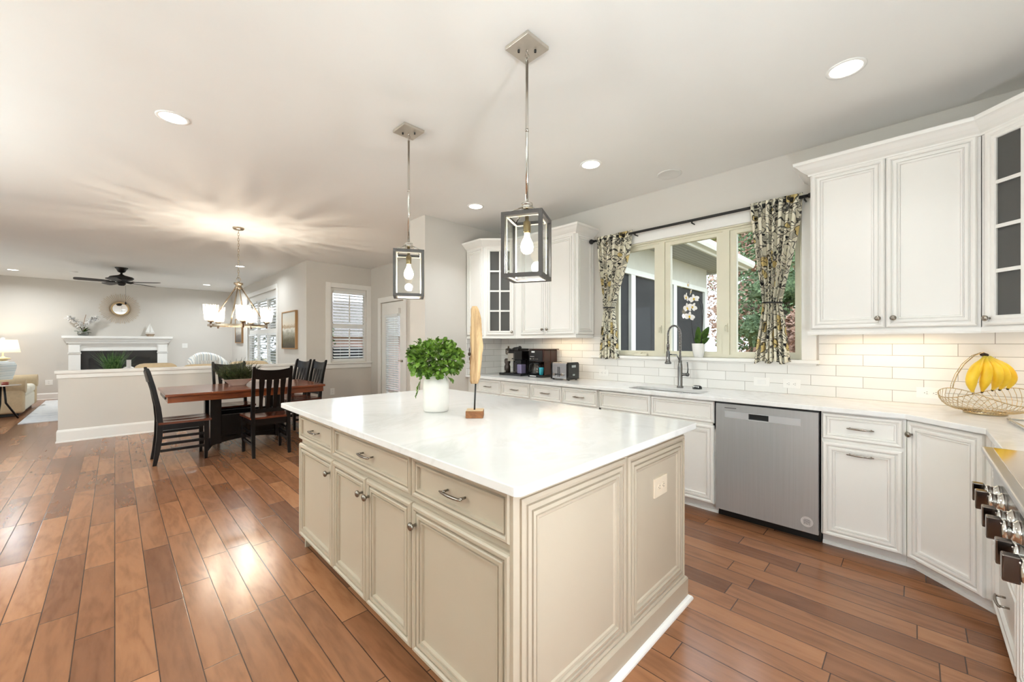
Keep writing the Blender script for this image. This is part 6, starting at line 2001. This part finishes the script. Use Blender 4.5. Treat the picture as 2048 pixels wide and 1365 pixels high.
m = MB(); m.cyl((fx + .06, fy - .03, 2.49), (fx + .06, fy - .03, 2.16), .0015, n=5)
pc = obj('pull_chain', m, BRZ, t)
obj('fob', MB().lathe([(.004, 2.165), (.013, 2.15), (.016, 2.125), (.008, 2.11)], (fx + .06, fy - .03, 0), 12), BRZ, pc)

# ---------------------------------------------------------------- outdoors
GR = NT('lawn_and_leaf_litter'); gn = GR.noise(GR.coord(), 1.2, 8, .7)
GR.bsdf(GR.ramp(gn, [(.3, lin(92, 98, 62)), (.5, lin(132, 120, 84)), (.7, lin(150, 122, 92))]), .95)
m = MB().box(-30, -30, -.62, 70, 60, -.6)
struct('ground_outside', m, GR.m)
SID = paint('porch_trim_white', (232, 232, 224), 0.6)
SCR = paint('insect_screen_dark', (44, 44, 44), 0.75, var=.1, scale=2)
SOF = stripes('soffit_boards', (176, 178, 176), [(.9, (128, 130, 128))], 1, 12.0, .8)
PY = 3.25
t = thing('screened_porch', 'screened porch wing with dark screens, white posts and deep eave outside the window', 'porch', (9.0, PY + 1, -.6))
m = MB(); m.box(4.3, PY, 2.50, 9.3, PY + .08, 2.95); m.box(4.3, PY, -.6, 9.3, PY + .08, .25)
obj('wall_board', m, paint('porch_board', (206, 204, 190), 0.7), t)
for x in (4.35, 6.0, 7.62, 9.22):
    obj('post', MB().box(x - .07, PY - .02, .25, x + .07, PY + .09, 2.50), SID, t)
obj('head_trim', MB().box(4.3, PY - .025, 2.44, 9.3, PY - .001, 2.53), SID, t)
for a, b in ((4.42, 5.93), (6.07, 7.55), (7.69, 9.15)):
    obj('screen', MB().box(a, PY + .03, .25, b, PY + .04, 2.44), SCR, t)
obj('rear_wall', MB().box(4.3, PY + 2.6, -.6, 9.3, PY + 2.7, 2.9), SCR, t)
obj('soffit', MB().box(4.2, PY - .62, 2.95, 9.9, PY + .1, 2.975), SOF, t)
m = MB(); m.box(4.2, PY - .66, 2.93, 9.92, PY - .62, 3.10); m.box(9.88, PY - .62, 2.93, 9.92, PY + 2.8, 3.10)
obj('fascia', m, SID, t)
m = MB().sweep([(0, 0), (.10, 0), (.13, .05), (.13, .13), (.115, .13), (.11, .06), (0, .03)], [(4.2, PY - .66), (9.92, PY - .66)], False, -1, 2.97)
obj('gutter', m, SID, t)
m = MB().add([(4.2, PY - .7, 3.11), (9.95, PY - .7, 3.11), (9.2, PY + 1.4, 4.2), (4.2, PY + 1.4, 4.2), (4.2, PY + 3, 3.11), (9.95, PY + 3, 3.11)], [(0, 1, 2, 3), (3, 2, 5, 4), (1, 5, 2), (0, 3, 4), (0, 4, 5, 1)])
rm = MB(); rm.add([(4.2, PY - .7, 3.11), (9.95, PY - .7, 3.11), (9.2, PY + 1.4, 4.2), (4.2, PY + 1.4, 4.2), (4.2, PY + 3, 3.11), (9.95, PY + 3, 3.11)], [(0, 1, 2, 3), (3, 2, 5, 4), (1, 5, 2), (0, 3, 4), (0, 4, 5, 1)])
obj('roof', rm, paint('roof_shingle', (112, 108, 102), 0.9, var=.2, scale=20), t)
LM = [leaf_mat('evergreen_leaf', (52, 74, 46), (120, 140, 96), .7), leaf_mat('autumn_leaf', (132, 98, 82), (206, 172, 150), .7), leaf_mat('olive_leaf', (108, 112, 66), (170, 170, 116), .7)]
BRK = paint('tree_bark', (108, 96, 86), 0.95, var=.3, scale=12)
def tree(label, x, y, h, rad, kind, n, seed, low=.25):
    rnd = random.Random(seed)
    t = thing('tree', label, 'tree', (x, y, -.6), group='trees outside the kitchen window')
    m = MB(); m.tube([(x, y, -.6), (x + rnd.uniform(-.1, .1), y, h * .4), (x + rnd.uniform(-.2, .2), y + rnd.uniform(-.2, .2), h * .92)], [.13 + h * .008, .10, .03], 8)
    for i in range(16):
        z = h * rnd.uniform(low, .9); a = rnd.uniform(0, 2 * math.pi); r_ = rad * rnd.uniform(.5, .95) * (1 - .6 * (z / h) * (kind == 0))
        m.tube([(x, y, z), (x + r_ * .5 * math.cos(a), y + r_ * .5 * math.sin(a), z + .25), (x + r_ * math.cos(a), y + r_ * math.sin(a), z + .4)], [.03, .018, .006], 5)
    obj('trunk', m, BRK, t)
    m = MB()
    for q in range(7):       # dense heart of the crown, so that little sky shows through
        f = (q + .5) / 7; z = h * (low + (1 - low) * f * .93)
        prof = (1 - f) ** .7 + .05 if kind == 0 else math.sin(math.pi * min(1, .12 + f * .86)) ** .7
        for w_ in range(4):
            a = rnd.uniform(0, 6.28); rr_ = rad * prof * .42
            m.ball((x + rr_ * math.cos(a), y + rr_ * math.sin(a), z + rnd.uniform(-.1, .1)), rad * prof * rnd.uniform(.22, .32) + .03, 9, 6, (1, 1, .8))
    m.v = [v + Vector((rnd.uniform(-1, 1), rnd.uniform(-1, 1), rnd.uniform(-1, 1))) * rad * .07 for v in m.v]
    for i in range(n):
        f = rnd.random(); z = h * (low + (1 - low) * f)
        prof = (1 - f) ** .7 + .05 if kind == 0 else math.sin(math.pi * min(1, .12 + f * .86)) ** .7
        a = rnd.uniform(0, 2 * math.pi); r_ = rad * prof * rnd.random() ** .32
        c_ = Vector((x + r_ * math.cos(a), y + r_ * math.sin(a), z))
        s_ = rnd.uniform(.035, .085)
        d1 = Vector((rnd.gauss(0, 1), rnd.gauss(0, 1), rnd.gauss(0, .6))).normalized(); d2 = d1.cross(Vector((rnd.gauss(0, 1), rnd.gauss(0, 1), rnd.gauss(0, 1)))).normalized()
        b = len(m.v)
        m.v += [c_ - d1 * s_, c_ + d2 * s_ * .6, c_ + d1 * s_, c_ - d2 * s_ * .6]
        m.f.append([b, b + 1, b + 2, b + 3]); m.sm.append(False); m.mi.append(0)
    obj('foliage', m, LM[kind], t)
tree('tall evergreen tree right of the porch eave, filling the right sash', 13.5, 2.6, 9.5, 1.7, 0, 10200, 1, .12)
tree('pink autumn tree at the far right of the window', 12.8, -.2, 6.0, 1.3, 1, 7800, 2, .15)
tree('pale autumn tree low in the middle, beside the porch corner', 17.5, 4.4, 7.0, 2.0, 1, 7800, 3, .1)
tree('olive-leaved tree behind the porch roof', 22, 8.6, 13.5, 2.8, 2, 7800, 4, .3)
tree('olive-leaved tree furthest right behind the curtain', 18.0, -1.2, 10.0, 2.4, 2, 7800, 5, .2)
tree('evergreen tree far behind the pink autumn tree', 22.5, 2.0, 13.0, 2.9, 0, 7800, 6, .1)
tree('bare-looking olive tree above the end of the porch gutter', 27.5, 5.6, 15.0, 2.3, 2, 6000, 12, .15)
tree('autumn shrub at the foot of the evergreen', 10.9, 1.62, 2.2, .85, 1, 4800, 7, .0)
tree('olive shrub beside the folded parasol', 10.3, -.05, 1.7, .65, 2, 4200, 8, .0)
# folded parasol
ux, uy = 7.0, .98
t = thing('folded_parasol', 'folded white garden parasol standing outside the right sash', 'parasol', (ux, uy, -.6))
m = MB(); rg = []
for r_, z in ((.012, 2.02), (.045, 1.93), (.15, 1.60), (.155, 1.585), (.09, 1.58), (.11, 1.1), (.13, .75)):
    rg.append([(ux + r_ * (1 + .14 * math.cos(4 * q)) * math.cos(q), uy + r_ * (1 + .14 * math.cos(4 * q)) * math.sin(q), z) for q in [2 * math.pi * i / 32 for i in range(32)]])
obj('canopy', m.skin(rg), paint('parasol_cloth', (226, 222, 214), 0.9), t)
obj('pole', MB().cyl((ux, uy, -.6), (ux, uy, 1.2), .025, n=10), M['iron'], t)
obj('base', MB().lathe([(.28, -.599), (.28, -.54), (.05, -.5)], (ux, uy, 0), 24), M['iron'], t)
# seen through the breakfast window
t = thing('neighbour_house', 'pinkish brick neighbouring house seen through the breakfast window', 'house', (7.8, 16, -.6))
obj('wall_face', MB().box(4.6, 14.6, -.6, 11.0, 18, 1.62), paint('pink_brick', (206, 172, 164), 0.9, var=.12, scale=30), t)
rm = MB(); rm.add([(4.3, 14.2, 1.6), (11.4, 14.2, 1.6), (11.4, 16.3, 3.0), (4.3, 16.3, 3.0), (4.3, 18.4, 1.6), (11.4, 18.4, 1.6)], [(0, 1, 2, 3), (3, 2, 5, 4), (0, 3, 4), (1, 5, 2), (0, 4, 5, 1)])
obj('roof', rm, paint('neighbour_roof', (128, 120, 116), 0.9, var=.2, scale=30), t)
gx, gy = 3.75, 9.4
t = thing('barbecue', 'covered black barbecue outside the breakfast window', 'barbecue', (gx, gy, -.6))
m = MB(); rg = []
for hw_, z in ((.62, -.6), (.66, .95), (.60, 1.06), (.40, 1.22), (.30, 1.24)):
    rg.append([(gx + p[0], gy + p[1], z) for p in rounded_rect(-hw_, -.33, hw_, .33, .08, 4)])
obj('cover', m.skin(rg), paint('black_cover', (16, 16, 18), 0.6), t)
for i, (x, y) in enumerate(((3.9, 12.85), (2.95, 17.6))):
    tree(('evergreen tree outside the living-room shutters, nearer', 'evergreen tree outside the living-room shutters, further off')[i], x, y, 7, 1.05, 0, 3000, 20 + i, .05)
m = MB().box(-9.5, -6, -.6, XLEFT - .15, 17, -.05); m.box(-9.5, -9, -.6, 4.01, YR - .16, -.05)
struct('bounce_ground', m, paint('pale_bounce_ground', (226, 222, 214), 0.9, var=.05, scale=3))  # unseen pale ground, added to bounce skylight up to the ceiling
